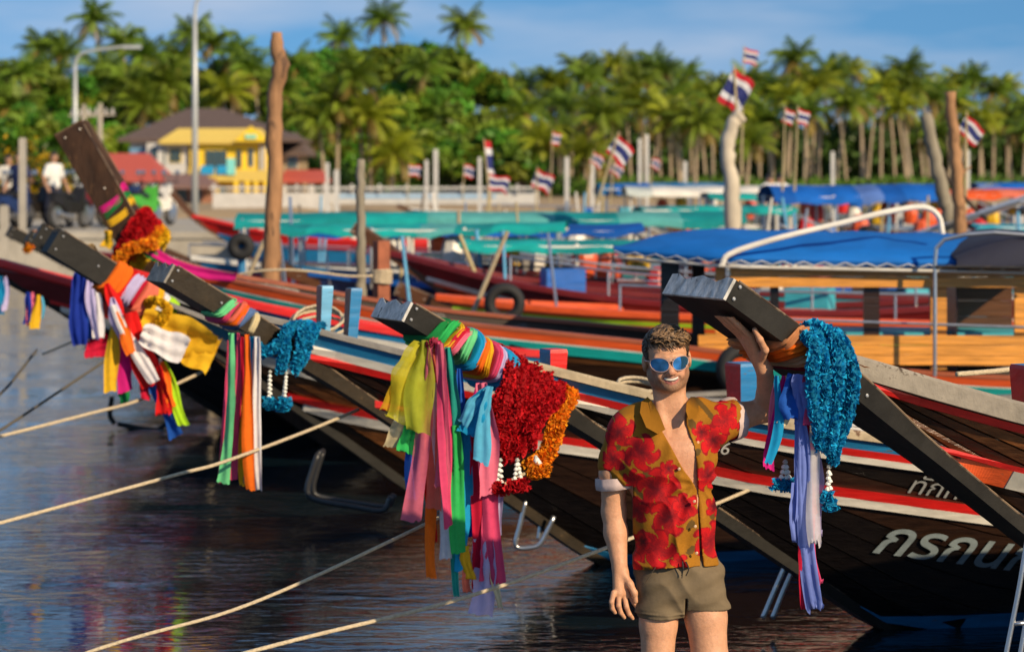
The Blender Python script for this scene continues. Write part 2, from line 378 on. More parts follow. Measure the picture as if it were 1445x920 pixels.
# boat A: its prow rests in the man's hand
A = Boat('longtail_boat', 'dark wooden longtail boat whose square prow the man holds up, red line under grey rail', place(985, 394, 8.65), AX, group='longtail boats moored in a row', zs=1.115, w0=.42, th=.088, s0=.46)
A.stem(m_prow, m_end, .02)
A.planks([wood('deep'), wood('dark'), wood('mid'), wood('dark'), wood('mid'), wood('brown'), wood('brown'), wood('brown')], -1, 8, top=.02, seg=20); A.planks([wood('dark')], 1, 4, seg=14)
A.lining(m_lin); A.cap(M('rail_grey', (.24, .21, .17), rough=.75, var=.35, scale=9, bump=.5, wear=(.06, .04, .025), wear_at=.6), .075, .07, 9)
A.band('red', .074, .102, .022)
A.band('red', .225, .245, .02); A.band('white', .245, .315, .02, x0=1.30, name='white_band', mat=M('paint_whiteband', (.5, .47, .4), rough=.5, var=.25, wear=(.2, .08, .03), wear_at=.64))
A.band('orange', .245, .315, .018, x0=.98, x1=1.296, name='orange_band')
A.deck(wood('grey'), 1.2, 8, .12)
A.post(1.62, .12, .36, .12, 'blue', 'red')
# boat B: centre, coloured wraps, name on the bow
B = Boat('longtail_boat', 'black hulled longtail boat with pale lettering and prow wrapped in many coloured cloths', place(552, 428, 10.4), AX, group='longtail boats moored in a row', w0=.33, th=.095)
B.stem(m_prow, m_end)
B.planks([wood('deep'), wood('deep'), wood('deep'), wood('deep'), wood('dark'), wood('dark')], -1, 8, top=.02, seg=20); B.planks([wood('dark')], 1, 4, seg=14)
B.lining(m_lin); B.cap(M('rail_cream', PC['cream'], rough=.75, var=.4, scale=9, bump=.5, wear=(.12, .06, .03), wear_at=.56), .08, .03)
B.band('blue', .032, .075, .016); B.band('red', .075, .108, .02); B.band('white', .108, .138, .02)
B.band('red', .262, .306, .02); B.band('white', .306, .345, .02)
B.deck(paint('cobalt'), 1.1, 8, .09)
B.post(.82, .05, .25, .085, 'red', 'blue'); B.post(2.06, .42, .40, .115, 'blue', 'red')
m_let = M('lettering_grey', (.21, .26, .28), rough=.6, var=.3, scale=14, bump=.1)
B.hull_text('กรกนก', 2.33, .55, .23, m_let, along=1.25, bold=.003, shear=.35); B.hull_text('ทักทาย', 2.40, .245, .115, M('lettering_dim', (.26, .27, .27), rough=.6), along=1.3)
B.hull_text('66', 1.47, .20, .085, M('lettering_white', (.6, .58, .54), rough=.6), shear=0)
B.strip('boot_stripe', paint('blue'), -1, 2.3, 8.4, lambda x: max(.0, B.k(x)), lambda x: max(.07, B.k(x) + .01), -.01, .006)
# boat C
C = Boat('longtail_boat', 'brown longtail boat with blue, white and red gunwale stripes and green and orange ribbons', place(226, 384, 12.3), AX, group='longtail boats moored in a row', w0=.28, th=.11, zs=1.05)
C.stem(m_prow2, M('sawn_end_dull', (.22, .20, .17), rough=.7, var=.6, scale=22, bump=.8))
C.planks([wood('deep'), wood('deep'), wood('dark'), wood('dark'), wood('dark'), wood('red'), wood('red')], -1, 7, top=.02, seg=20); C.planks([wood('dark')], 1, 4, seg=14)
C.lining(m_lin); C.cap(M('rail_lead', PC['grey'], rough=.6, var=.3, scale=9, bump=.4), .07, .022)
C.band('blue', .024, .085, .016); C.band('white', .085, .128, .02); C.band('red', .128, .165, .02)
C.band('red', .285, .325, .02); C.band('white', .325, .375, .02)
C.deck(paint('grey'), 1.2, 8, .10)
C.post(.91, .05, .40, .062, 'sky', 'rust', lean=.05); C.post(1.02, -.05, .42, .062, 'blue', 'rust', lean=.08)
C.strip('boot_stripe', paint('blue'), -1, 2.4, 8.4, lambda x: max(.0, C.k(x)), lambda x: max(.06, C.k(x) + .01), -.01, .006)
C.strip('white_boot_line', paint('white'), -1, 2.4, 8.4, lambda x: max(-.04, C.k(x)), lambda x: max(.0, C.k(x) + .01), -.01, .006)
# boat D
D = Boat('longtail_boat', 'brown longtail boat with orange, red and yellow cloth bound along its prow', place(72, 338, 15.1), AX, group='longtail boats moored in a row', L=6.6, zs=1.1, s0=.82, w0=.15, w1=.12, th=.17,
  g=([.45, .96, 1.31, 1.8, 2.4, 2.7, 3.5, 5, 8.5], [1.33, 1.14, 1.0, .86, .74, .68, .55, .48, .55]))
D.stem(m_prow, m_prow)
D.planks([wood('dark'), wood('brown'), wood('brown'), wood('mid'), wood('brown'), wood('dark')], -1, 6, top=.02, seg=18); D.planks([wood('dark')], 1, 4, seg=14)
D.lining(m_lin); D.cap(M('rail_lead', PC['grey']), .07, .02)
D.band('blue', .022, .085, .016); D.band('white', .085, .145, .02)
D.band('red', .27, .315, .02); D.band('white', .315, .375, .02)
D.deck(paint('grey'), 1.2, 6.3, .10)
D.strip('boot_stripe', paint('blue'), -1, 2.4, 6.5, lambda x: max(.0, D.k(x)), lambda x: max(.09, D.k(x) + .01), -.01, .006)
# ---------------------------------------------------------------- cabin boat E with the tall prow
EY = 19.4; ES = EY / FPX
E = Boat('cabin_boat', 'long wooden boat with tall bare prow, orange and teal stripes and blue canvas cabin roof', place(102, 170, EY), R(-1.5), cat='boat', L=9.6, s0=.55, w0=.34, w1=.2, th=.25, full=.4,
  g=([.5, .95, 1.83, 2.87, 4.6, 6.3, 7.7, 9.6], [1.60, 1.42, 1.24, 1.055, .88, .69, .61, .63]),
  k=([0, .25, .5, .75, 1.2, 2.0, 2.6, 3.4, 9.6], [2.54, 2.10, 1.66, 1.26, .76, .10, -.2, -.3, -.3]),
  hb=([.5, .95, 1.8, 2.8, 4, 5, 8, 9.6], [.07, .2, .45, .65, .78, .82, .8, .6]))
m_prow3 = M('old_prow_wood', (.038, .018, .009), rough=.6, var=.6, scale=10, stretch=(1, 1, .35), bump=.6, wear=(.10, .05, .022), wear_at=.6, wear_scale=12, spec=.25)
E.stem(m_prow3, M('prow_top', (.085, .05, .026), rough=.75, var=.5, scale=14, bump=.5), x1=3.2)
E.planks([wood('dark'), wood('mid'), wood('brown'), wood('mid')], -1, 6, top=.02, seg=20); E.planks([wood('dark')], 1, 3, seg=14)
E.lining(m_lin); E.cap(paint('rust'), .05, .02)
E.band('orange', .022, .078, .022); E.band('white', .078, .09, .02); E.band('teal', .09, .165, .024)
E.deck(wood('mid'), 1.3, 9.2, .12)
E.hull_text('S', 1.18, .34, .34, M('scroll_grey', (.24, .25, .26), rough=.6), shear=1.1, along=1.8, name='painted_scroll')
def el(px, py, dy=0):   # a point over the cabin boat: photo row and column at its centre line, moved dy across
    q = E.mw.inverted() @ W(px, py, EY + dy - .1); return Vector((q.x, dy, q.z))
def honey(name, a, b, dy, th=.03, rows=1, m=None, root=None):
    """boards between two corners (px,py)-(px,py), one mesh each"""
    root = root or E.root
    for r in range(rows):
        y0 = a[1] + (b[1] - a[1]) * r / rows; y1 = a[1] + (b[1] - a[1]) * (r + 1) / rows
        p, q = el(a[0], y1, dy), el(b[0], y0, dy)
        MB().box(((p.x + q.x) / 2, dy, (p.z + q.z) / 2), (q.x - p.x, th, q.z - p.z - .004)).build(name, m or wood('honey'), root)
NB = -.74
cab = E.root
honey('side_board', (985, 472), (1480, 514), NB, .03, 3)
honey('header_board', (1030, 376), (1480, 405), NB - .02, .04, 2)
for px, m, w in ((945, 'deep', 26), (1228, 'dark', 22), (1322, 'honey', 22), (1436, 'honey', 16), (1016, 'honey', 14), (1092, 'deep', 12)):
    honey('cabin_post', (px - w / 2, 366), (px + w / 2, 520), NB + (.05 if w < 25 else .3), .05, 1, wood(m))
for px in (985, 1228, 1400): honey('cabin_post', (px - 9, 372), (px + 9, 520), .70, .05, 1, wood('dark'))
honey('bench_board', (1080, 466), (1440, 474), -.2, .35, 1, paint('turq')); honey('bench_board', (1080, 462), (1440, 470), .4, .3, 1, paint('turq'))
honey('bulkhead', (1330, 380), (1332, 515), 0, 1.2, 1, wood('dark')); 
honey('rear_wall', (1345, 400), (1425, 515), .55, .03, 5, wood('mid'))
MB().tube([el(1005, 447, NB - .06), el(1480, 462, NB - .06)], .012, 6).build('steel_rail', m_steel, cab)
# blue canvas roof
m_canvas = M('canvas_blue', (.004, .12, .44), rough=.7, var=.2, scale=3, bump=.25, spec=.25)
def canopy(root, xs, prof, mat, name='canopy', thick=.012, sag=.02, nb=40):
    """cloth roof: list of stations x and for each a cross profile [(y,z)...]; drawn as a thin solid"""
    m = MB(); n = len(prof[0]); top = []; 
    for x, pr in zip(xs, prof): top += [Vector((x, y, z)) for y, z in pr]
    N = len(top); fs = []
    for i in range(len(xs) - 1):
        for k in range(n - 1): fs.append((i * n + k, (i + 1) * n + k, (i + 1) * n + k + 1, i * n + k + 1))
    m.add(top, fs); m.add([p - Vector((0, 0, thick)) for p in top], [f[::-1] for f in fs])
    if isinstance(mat, list):
        pr_c = random.Random(len(xs) + int(xs[0] * 100)); pick = [pr_c.choice([0, 0, 0, 1, 1, 2]) for _ in range(len(xs))]; m.mi = [pick[(i // (n - 1)) // 3] for i in range(len(fs))] * 2
    rim = [(i * n, (i + 1) * n) for i in range(len(xs) - 1)]
    for a, b in rim: m.add([top[a], top[b], top[b] - Vector((0, 0, thick)), top[a] - Vector((0, 0, thick))], [(0, 1, 2, 3)])
    return m.build(name, mat, root, smooth=True)
xs_, pr_ = [], []
for i in range(21):
    t = i / 20; px = 866 + t * 560; hw = .34 + .54 * min(1, t / .27); ri = min(1, t / .2)
    ey = 350 + 13 * min(1, t / .27) + 12 * max(0, t - .27); ry = 349 - 26 * ri ** .8 + 10 * max(0, t - .25) + 1.5 * math.sin(i * 1.9)
    en, rn = el(px, ey, -hw), el(px, ry, 0); sg_ = .012 * math.sin(i * 2.3)
    xs_.append(rn.x); pr_.append([(-hw, en.z - .035), (-hw, en.z), (-hw * .66, en.z + (rn.z - en.z) * .40 + sg_), (-hw * .33, en.z + (rn.z - en.z) * .74 - sg_), (0, rn.z), (hw * .5, en.z + (rn.z - en.z) * .6), (hw, en.z), (hw, en.z - .035)])
canv = canopy(cab, xs_, pr_, m_canvas, 'canvas_roof')
m_lace = M('lace_white', (.6, .6, .58), rough=.8, bump=0)
for i in range(20):
    p, q = Vector((xs_[i], *pr_[i][1])), Vector((xs_[i + 1], *pr_[i + 1][1]))
    mid = (p + q) / 2 + Vector((0, -.012, -.05)); MB().tube([p + Vector((0, -.012, -.02)), mid, q + Vector((0, -.012, -.02))], .004, 5).build('lacing', m_lace, canv)
MB().tube([Vector((x, pr[1][0] + .01, pr[1][1] - .07)) for x, pr in zip(xs_, pr_)], .012, 6).build('eave_pole', paint('white'), cab)
MB().tube(spline([el(1018, 374, -.95), el(1030, 358, -.95), el(1090, 338, -.9), el(1180, 316, -.8), el(1250, 299, -.7), el(1300, 292, -.6), el(1322, 305, -.55), el(1328, 330, -.55)], 30), .022, 8).build('curved_rail', paint('white'), cab)
# dark awning on a steel hoop behind the cabin
m_navy = M('canvas_navy', (.012, .014, .035), rough=.8, var=.2)
xs_, pr_ = [], []
for i in range(9):
    t = i / 8; x = (1317 + t * 190 - 102) * ES; a = math.sin(math.pi * (.12 + .76 * t)); z = 1.46 + .26 * a
    xs_.append(x); pr_.append([(-1.02, z - .20 * a - .03), (-1.0, z - .03), (-.6, z), (0, z + .01), (.6, z)])
canopy(cab, xs_, pr_, m_navy, 'awning')
MB().tube([el(1317, 530, -1.02), el(1317, 372, -1.02), el(1319, 350, -1.02), el(1330, 338, -1.02), el(1360, 331, -1.02), el(1400, 328, -1.02), el(1480, 334, -1.02)], .016, 8).build('awning_hoop', m_steel, cab)
MB().tube([el(1317, 376, -1.04), el(1500, 378, -1.04)], .013, 6).build('awning_hoop', paint('black'), cab)

def tyre(loc, rz, r=.22, w=.12, label='', tilt=0, rx=R(90)):
    m = MB(); rings = []
    for k in range(25):
        a = 2 * math.pi * k / 24; ring = []
        for j in range(10):
            b = 2 * math.pi * j / 10; rr = r - .055 + .055 * math.cos(b); ring.append(Vector((rr * math.cos(a), rr * math.sin(a), w / 2 * math.sin(b))))
        rings.append(ring)
    m.loft(rings, caps=False); o = m.build('tyre_fender', m_rubber, None, True); o.location = loc; o.rotation_euler = (rx, tilt, rz)
    return tag(o, label, 'tyre')
tyre(W(1046, 521, 18.2), R(10), .20, .14, 'black tyre fender hung on the stripe of the blue roofed cabin boat')

# ---------------------------------------------------------------- boats farther out
def mid_boat(name, label, px, gy, Y, ang, L, bands, hullw, canopy_c=None, cz=1.55, cx=(.3, .95), drop=.12, cap_c='red', zs=1.0, hw=.95, deck_c='grey', pz=1.05, g=None, group='boats at the far moorings', posts=True, engine=True, awn=None, rise=.16):
    tip = W(px, gy, Y)
    b = Boat(name, label, (tip.x, tip.y), ang, cat='boat', L=L, zs=zs, group=group, w0=.2, th=.13, bs=1.15,
             g=([.45, .96, 1.8, 2.7, 4, L * .7, L], [1.30, 1.18, 1.0, .88, .78, .74, .86] if pz > 1.3 else [.98, .92, .86, .82, .78, .74, .86]), k=([0, .45, 1.2, 2.2, 2.8, L], [max(pz, .9) + (.0 if pz < 1.3 else .0), (1.26 if pz > 1.3 else .86), (.72 if pz > 1.3 else .55), .05, -.25, -.3]))
    b.stem(wood('mid'), wood('grey'), x1=3); b.planks([hullw] if not isinstance(hullw, list) else hullw, -1, 4, top=.02, seg=10); b.lining(m_lin)
    b.planks([wood('dark')], 1, 2, seg=8)
    b.cap(paint(cap_c), .07, .05); d = .05
    for c, h in bands: b.band(c, d, d + h, .022); d += h
    b.deck(paint(deck_c), 1.3, L - .3, .15, 6)
    for f in (.35, .52, .7):
        x = L * f; MB().box((x, 0, b.g(x) - .1), (.24, b.hb(x) * 1.8, .04)).build('thwart', paint(bands[0][0]), b.root)
    if canopy_c:
        x0, x1 = cx[0] * L, cx[1] * L; xs, pr = [], []
        sd_ = (px * 7) % 6.28
        for i in range(25):
            t = i / 24; sag = .035 * abs(math.sin(t * math.pi * 5)) + .02 * math.sin(t * 7 + sd_); z = cz - sag + .03 * t; xs.append(x0 + (x1 - x0) * t); fl = .02 * math.sin(i * 1.7 + sd_)
            pr.append([(-hw - fl, z - drop - fl), (-hw, z), (-hw * .5, z + rise * .75 - sag * .4), (0, z + rise + sag * .6), (hw * .5, z + rise * .75), (hw, z), (hw, z - drop)])
        c0 = PC[canopy_c]; alt = (c0[0] * .6, c0[1] * .7, c0[2] * .75); fad = tuple(min(.7, v * .8 + .07) for v in c0)
        canopy(b.root, xs, pr, [M('canvas_' + canopy_c, c0, rough=.75, var=.3, scale=2.5, bump=.4, spec=.2), M('canvas_old_' + canopy_c, alt, rough=.75, var=.3, scale=2.5, bump=.4, spec=.2), M('canvas_faded_' + canopy_c, fad, rough=.8, var=.3, scale=2.5, bump=.4, spec=.2)], 'canopy')
        for i in range(4):
            x = x0 + .1 + (x1 - x0 - .2) * i / 3
            for sd in (-1, 1): MB().tube([(x, sd * (hw - .12), b.g(x) - .1), (x, sd * (hw - .12), cz + .02)], .024, 6).build('canopy_post', m_steel if (i + L) % 2 < 1 else paint('white'), b.root)
        for sd in (-1, 1): MB().tube([(x0, sd * (hw - .1), cz - .02), (x1, sd * (hw - .1), cz - .02)], .018, 6).build('eave_pole', paint('white'), b.root)
    for sd in (-1, 1): MB().tube([(L * f_, sd * (b.hb(L * f_) - .05), b.g(L * f_) + .26) for f_ in (.25, .4, .55, .7, .85)], .016, 6).build('guard_rail', m_steel, b.root)
    for f_ in (.25, .4, .55, .7, .85): MB().tube([(L * f_, -b.hb(L * f_) + .05, b.g(L * f_)), (L * f_, -b.hb(L * f_) + .05, b.g(L * f_) + .27)], .014, 6).build('stanchion', m_steel, b.root)
    rj = random.Random(int(px + Y))
    if canopy_c:
        for f_ in (.3, .38, .46, .54, .62, .7):
            c_ = rj.choice(['orange', 'orange', 'red', 'yellow', 'white', 'cobalt']); MB().lathe((L * f_ + rj.uniform(-.2, .2), rj.uniform(-.5, .5), cz - rj.uniform(.5, .25)), [(.05, -.22), (.14, -.2), (.16, .0), (.12, .16), (.05, .2)], 8).build('life_jacket', paint(c_), b.root)
    for q_ in range(3):
        f_ = rj.uniform(.3, .9); MB().box((L * f_, rj.uniform(-.4, .4), b.g(L * f_) + .06), (rj.uniform(.25, .5), rj.uniform(.25, .4), rj.uniform(.2, .42)), Matrix.Rotation(rj.uniform(-.5, .5), 3, 'Z')).build('locker', paint(rj.choice(['white', 'turq', 'orange', 'grey', 'cobalt', 'cream'])), b.root)
    if engine:
        e = thing('longtail_engine', 'silver and black longtail motor on the stern of the ' + awn if awn else 'longtail motor with raised propeller shaft on a far moored boat', 'motor', b.world((L - .5, 0, b.g(L) + .02)), ang, group='longtail motors')
        MB().box((0, 0, .22), (.5, .34, .3)).build('engine_block', paint('silver'), e); MB().lathe((0, 0, .37), [(.1, 0), (.14, .05), (.14, .12), (.06, .16)], 10).build('air_filter', paint('black'), e)
        MB().tube([(.2, 0, .25), (2.4, .3, .95)], .03, 6).build('shaft', m_steel, e); MB().tube([(-.2, 0, .3), (-.9, .1, .62)], .02, 6).build('tiller', m_steel, e)
        MB().tube([(0, .1, .0), (0, .1, -.12)], .06, 8).build('mount', paint('black'), e); MB().box((.1, .2, .3), (.2, .08, .2)).build('fuel_can', paint('red'), e)
    return b
WB, WD = wood('brown'), wood('dark')
mids = [
 mid_boat('striped_boat', 'low boat with rows of red, orange, yellow and lime stripes along its side', 560, 425, 24.5, R(-1), 9, [('orange', .04), ('lime', .04), ('orange', .05), ('yellow', .05), ('lime', .03)], WD, cap_c='orange', zs=.95, deck_c='orange', awn='striped boat'),
 mid_boat('turquoise_boat', 'turquoise boat with white rail under a teal awning on steel posts', 600, 395, 27.5, R(-2), 8.5, [('turq', .12), ('white', .06), ('turq', .2)], paint('turq'), 'teal', 1.36, (.05, .5), .05, cap_c='maroon', zs=1.1, hw=.7, rise=.05, awn='turquoise boat with white rail'),
 mid_boat('maroon_boat', 'dark maroon boat with white and orange edge stripe, bow raised high', 500, 350, 26, R(-7), 7.0, [('maroon', .13), ('white', .05), ('orange', .03)], wood('deep'), None, cap_c='maroon', zs=1.02, pz=1.55, engine=False),
 mid_boat('blue_boat', 'deep blue hulled boat moored behind the peeled timber pole', 390, 380, 29, R(-3), 7, [('navy', .3)], paint('navy'), 'teal', 1.50, (.0, .5), .05, cap_c='cobalt', zs=1.0, hw=.6, rise=.05, awn='deep blue boat'),
 mid_boat('teal_roof_boat', 'long passenger boat under a long teal canvas roof by the beach', 230, 330, 34, R(2), 10.5, [('blue', .1), ('red', .08)], WB, 'teal', 1.50, (.10, .78), .08, 'white', hw=.62, rise=.10),
 mid_boat('teal_roof_boat', 'boat with blue patched awning between the two timber poles', 370, 330, 30.5, R(2), 8, [('pink', .08), ('blue', .08)], WB, 'cobalt', 1.44, (.05, .6), .05, 'blue', hw=.6, rise=.06),
 mid_boat('orange_boat', 'orange red boat with blue canvas roof beside the bleached curved trunk', 1080, 300, 44, R(4), 8, [('orange', .35)], paint('orange'), 'cobalt', 1.72, (.0, .4), .1, 'white', hw=.9, rise=.2, awn='orange boat by the bleached trunk'),
 mid_boat('orange_boat', 'red and orange boat moored behind the blue canvas roof', 900, 310, 40, R(5), 8.5, [('orange', .2), ('white', .1)], paint('orange'), 'teal', 1.55, (.0, .3), .06, 'turq', hw=.7, rise=.05),
 mid_boat('pale_boat', 'pale boat with short blue awning among the flags', 760, 280, 62, R(3), 10, [('white', .3)], paint('white'), 'blue', 1.72, (.15, .5), .1, 'white', hw=.9, rise=.14),
 mid_boat('turquoise_boat', 'turquoise boat with a flat blue roof beyond the forked dead trunks', 1150, 310, 36, R(1), 9, [('turq', .2), ('blue', .1)], paint('turq'), 'turq', 1.36, (.25, .95), .05, 'turq', hw=.7, rise=.04),
 mid_boat('red_boat', 'red roofed boat moored far out below the palm grove', 1170, 285, 55, R(3), 8, [('red', .2), ('white', .1)], paint('white'), 'orange', 1.62, (.25, .85), .06, 'blue', hw=.8, rise=.14),
 mid_boat('maroon_boat', 'maroon hulled boat moored along the concrete quay', 90, 330, 36, R(-4), 8, [('maroon', .1), ('white', .06)], wood('red'), None, cap_c='maroon', zs=1.0, engine=False),
 mid_boat('white_boat', 'white boat with striped side lying off the white sea wall', 560, 285, 78, R(3), 11, [('blue', .1), ('white', .2)], paint('white'), None, cap_c='white', engine=False),
 mid_boat('blue_boat', 'small blue and red boat with a leaning prow under the tall street lamp', 242, 300, 48, R(8), 6, [('red', .2), ('blue', .3)], paint('cobalt'), None, cap_c='red', engine=False, pz=1.75),
 mid_boat('turquoise_boat', 'pale blue fishing boat with white lockers hidden among awnings', 830, 320, 33, R(3), 8, [('turq', .15), ('red', .08)], paint('sky'), None, cap_c='red'),
 mid_boat('white_boat', 'white boat with a pale roof between the bleached trunk and the flags', 880, 280, 56, R(2), 9, [('white', .25), ('red', .08)], paint('white'), 'white', 1.70, (.0, .55), .08, 'teal', hw=.9, rise=.12),
 mid_boat('teal_roof_boat', 'small boat with a short green roof before the bleached trunk', 940, 300, 50, R(3), 8, [('teal', .2), ('orange', .1)], WB, 'teal', 1.66, (.1, .6), .06, 'orange', hw=.7, rise=.06),
 mid_boat('orange_boat', 'orange boat with white rails showing through the cabin windows', 1120, 320, 30, R(1), 9, [('orange', .25), ('lime', .1), ('white', .1)], paint('orange'), None, cap_c='white', zs=1.0),
 mid_boat('navy_boat', 'navy hulled boat with red rim under the teal roofs', 620, 340, 31, R(-2), 8, [('red', .08), ('navy', .25)], paint('navy'), None, cap_c='maroon'),
 mid_boat('white_boat', 'white hulled boat with a blue awning at the far end of the bay', 1270, 285, 66, R(2), 10, [('white', .3), ('blue', .1)], paint('white'), 'cobalt', 1.70, (.2, .7), .1, 'blue', hw=.9, rise=.15),
]
# thin mooring poles between the far boats
rq = random.Random(21)
for i in range(96):
    px = rq.uniform(330, 1440) if i > 40 else rq.uniform(330, 860); Y = rq.uniform(22.5, 60)
    Y += 14 if Y < 32 and 780 < px < 990 else 0; top = rq.uniform(270, 345) if Y > 30 else rq.uniform(318, 360); t_ = W(px, top, Y); w_ = rq.uniform(.010, .022) * (1 + Y / 60); ln = rq.uniform(-.12, .12) if rq.random() < .7 else rq.uniform(-.4, .4)
    mm = rq.choice([m_steel, paint('white'), M('bamboo', (.40, .32, .17), rough=.7), wood('grey'), paint('cream'), paint('sky')])
    o = MB().tube([(0, 0, 0), (ln * .3 * (t_.z + .5), 0, (t_.z + .5) * .5), (ln * (t_.z + .5), rq.uniform(-.1, .1), t_.z + .5)], [w_, w_ * .9, w_ * .8], 7).build('mooring_pole', mm); o.location = (t_.x - ln * (t_.z + .5), Y, -.5)
    tag(o, 'thin pole rising between the far moored boats', 'pole', 'thin poles between the far boats')
# ---------------------------------------------------------------- vegetation
def leaf_mat(name, rnd=.25):
    return M(name, (1, 1, 1), rough=.5, var=.25, scale=.8, bump=0, attr=True, rnd=rnd, trans=.28, spec=.3)
m_leaf = leaf_mat('leaf'); m_frond = leaf_mat('palm_frond', .2)
m_trunk = M('palm_trunk', (.34, .27, .19), rough=.9, var=.3, scale=1.5, stretch=(1, 1, 5), bump=.5); m_bark = M('bark', (.11, .08, .05), rough=.9, var=.4, bump=.5)
def leaf_quads(c, size, r, up=.3):
    """one bent leaf quad per centre"""
    N = len(c); d = r.normal(size=(N, 3)); d[:, 2] += up; d /= np.linalg.norm(d, axis=1)[:, None]
    a = np.cross(d, r.normal(size=(N, 3))); a /= np.linalg.norm(a, axis=1)[:, None]; b = np.cross(d, a)
    s = size * (.6 + .8 * r.random(N))[:, None]
    v = np.stack([c - a * s, c - b * s * .45 + d * s * .15, c + a * s, c + b * s * .45 + d * s * .15], 1).reshape(-1, 3)
    return v, np.arange(4 * N).reshape(N, 4)
def tree_crown(seed, rx=1.0, rz=.8, nclump=34, leaves=95, leaf=.115):
    r = np.random.default_rng(seed); cs = []; cols = []
    for i in range(nclump):
        u = r.normal(size=3); u /= np.linalg.norm(u); u *= (.35 + .6 * r.random() ** .6); u[2] = abs(u[2]) * 1.0 - .25
        k = .20 + .16 * r.random(); p = r.normal(size=(leaves, 3)); p /= np.linalg.norm(p, axis=1)[:, None]; p *= (.55 + .45 * r.random((leaves, 1)))
        cs.append(u * [rx, rx, rz] + p * k * [1, 1, .8]); base = np.array([.105, .205, .018]) * (.55 + .9 * r.random()) * np.array([.6 + 1.1 * r.random(), 1, 1])
        cols.append(np.tile(base, (leaves, 1)))
    c = np.concatenate(cs); cc = np.concatenate(cols); v, f = leaf_quads(c, leaf, r)
    cc = np.repeat(cc * (.7 + .6 * r.random((len(cc), 1))), 4, axis=0)
    return np_mesh('crown', v, f, m_leaf, col=cc)
def palm_crown(seed, n=24, yellow=0.0):
    """unit crown: fronds about 1 long; each frond a folded blade of leaflets on a drooping rib"""
    r = np.random.default_rng(seed); V = []; F = []; Cc = []; b = 0
    for i in range(n):
        az = i * 2.399 + r.normal() * .2; el = 1.25 - 1.75 * (i / n) + r.normal() * .12; L = .85 + .3 * r.random(); droop = .55 + .5 * r.random() + .25 * (i / n)
        col = np.array([.14, .235, .022]) * (.6 + .7 * r.random()); col = col * (1 - yellow) + yellow * np.array([.42, .42, .02]) * (.6 + .6 * r.random())
        if i > n - 5: col = np.array([.30, .21, .05]) * (.5 + .6 * r.random())
        pts = []; 
        for t in np.linspace(0, 1, 15):
            e = el - droop * 1.5 * t ** 1.6; pts.append((t, e))
        p = np.zeros(3); P = [p.copy()]; 
        for (t0, e0), (t1, e1) in zip(pts[:-1], pts[1:]):
            p = p + L / 14 * np.array([math.cos(az) * math.cos(e0), math.sin(az) * math.cos(e0), math.sin(e0)]); P.append(p.copy())
        side = np.array([-math.sin(az), math.cos(az), 0])
        for k in range(1, 15):
            t = k / 14; T = P[k] - P[k - 1]; T /= np.linalg.norm(T); ll = .30 * math.sin(math.pi * min(.97, .12 + t * .8)) ** .8
            for sd in (-1, 1):
                for q in (0, .5):
                    o = P[k - 1] + (P[k] - P[k - 1]) * q; d = side * sd * .75 + T * .6 - np.array([0, 0, .42 + .3 * r.random()]); d /= np.linalg.norm(d)
                    w = .017; e = o + d * ll * (.8 + .4 * r.random())
                    V += [o - T * w, o + T * w, e + T * w * .35, e - T * w * .35]; F.append((b, b + 1, b + 2, b + 3)); b += 4; Cc += [col * (.75 + .5 * r.random())] * 4
            # rib
            V += [P[k - 1] + side * .012, P[k - 1] - side * .012, P[k] - side * .009, P[k] + side * .009]; F.append((b, b + 1, b + 2, b + 3)); b += 4; Cc += [np.array([.16, .15, .04])] * 4
    return np_mesh('crown', np.array(V), F, m_frond, col=np.array(Cc))
palm_me = [palm_crown(s, 24 + s % 5, [0, .08, .03, .2, .55][s % 5]) for s in range(10)]
tree_me = [tree_crown(100 + s) for s in range(6)]
PALM_L = {}
def palm(px, py, Y, rad, v, label, group, lean=None, tw=.13):
    """crown centre at a photo position, rad metres of frond"""
    c = W(px, py, Y); g = gz(c.x, Y); r = random.Random(int(px * 7 + py)); ln = lean if lean is not None else r.uniform(-.14, .14)
    h = c.z - g; base = Vector((c.x - ln * h, Y + r.uniform(-.5, .5), g - .2))
    o = thing('coconut_palm', label, 'palm tree', base, 0, group)
    pts = [Vector(((c.x - base.x) * (t ** 1.5), (c.y - base.y) * t, (h + .2) * t)) for t in [i / 7 for i in range(8)]]
    MB().tube(pts, [tw * (1.5 if i == 0 else 1 - .045 * i) for i in range(8)], 7).build('trunk', m_trunk, o, True)
    cr = link('crown', palm_me[v % 10], o); cr.location = pts[-1]; cr.rotation_euler = (r.uniform(-.12, .12), r.uniform(-.12, .12), r.uniform(0, 6.28)); cr.scale = (rad, rad, rad * 1.02)
    return o
def tree(px, py, Y, rx, rz, v, label, group, dx=0):
    c = W(px, py, Y); g = gz(c.x, Y); r = random.Random(int(px * 3 + py)); o = thing('broadleaf_tree', label, 'tree', (c.x, Y, g - .2), 0, group); h = c.z - g
    t = MB(); t.tube([(0, 0, 0), (.1, 0, h * .4), (0, .1, h * .8), (.1, 0, h * 1.05)], [.28, .2, .14, .05], 7); t.tube([(.05, 0, h * .45), (rx * .5, .2, h * .95)], [.12, .04], 6); t.tube([(.05, 0, h * .5), (-rx * .5, -.2, h * .98)], [.11, .04], 6)
    t.build('trunk', m_bark, o, True)
    cr = link('crown', tree_me[v % 6], o); cr.location = (0, 0, h + .2); cr.scale = (rx, rx, rz); cr.rotation_euler = (0, 0, r.uniform(0, 6.28)); return o
GP, GT = 'coconut palms of the shore grove', 'leafy trees behind the village houses'
LR = 'coconut palm with slim grey trunk in the long grove across the bay'
LL = 'coconut palm rising from the dense wood behind the yellow house'
rp = random.Random(5)
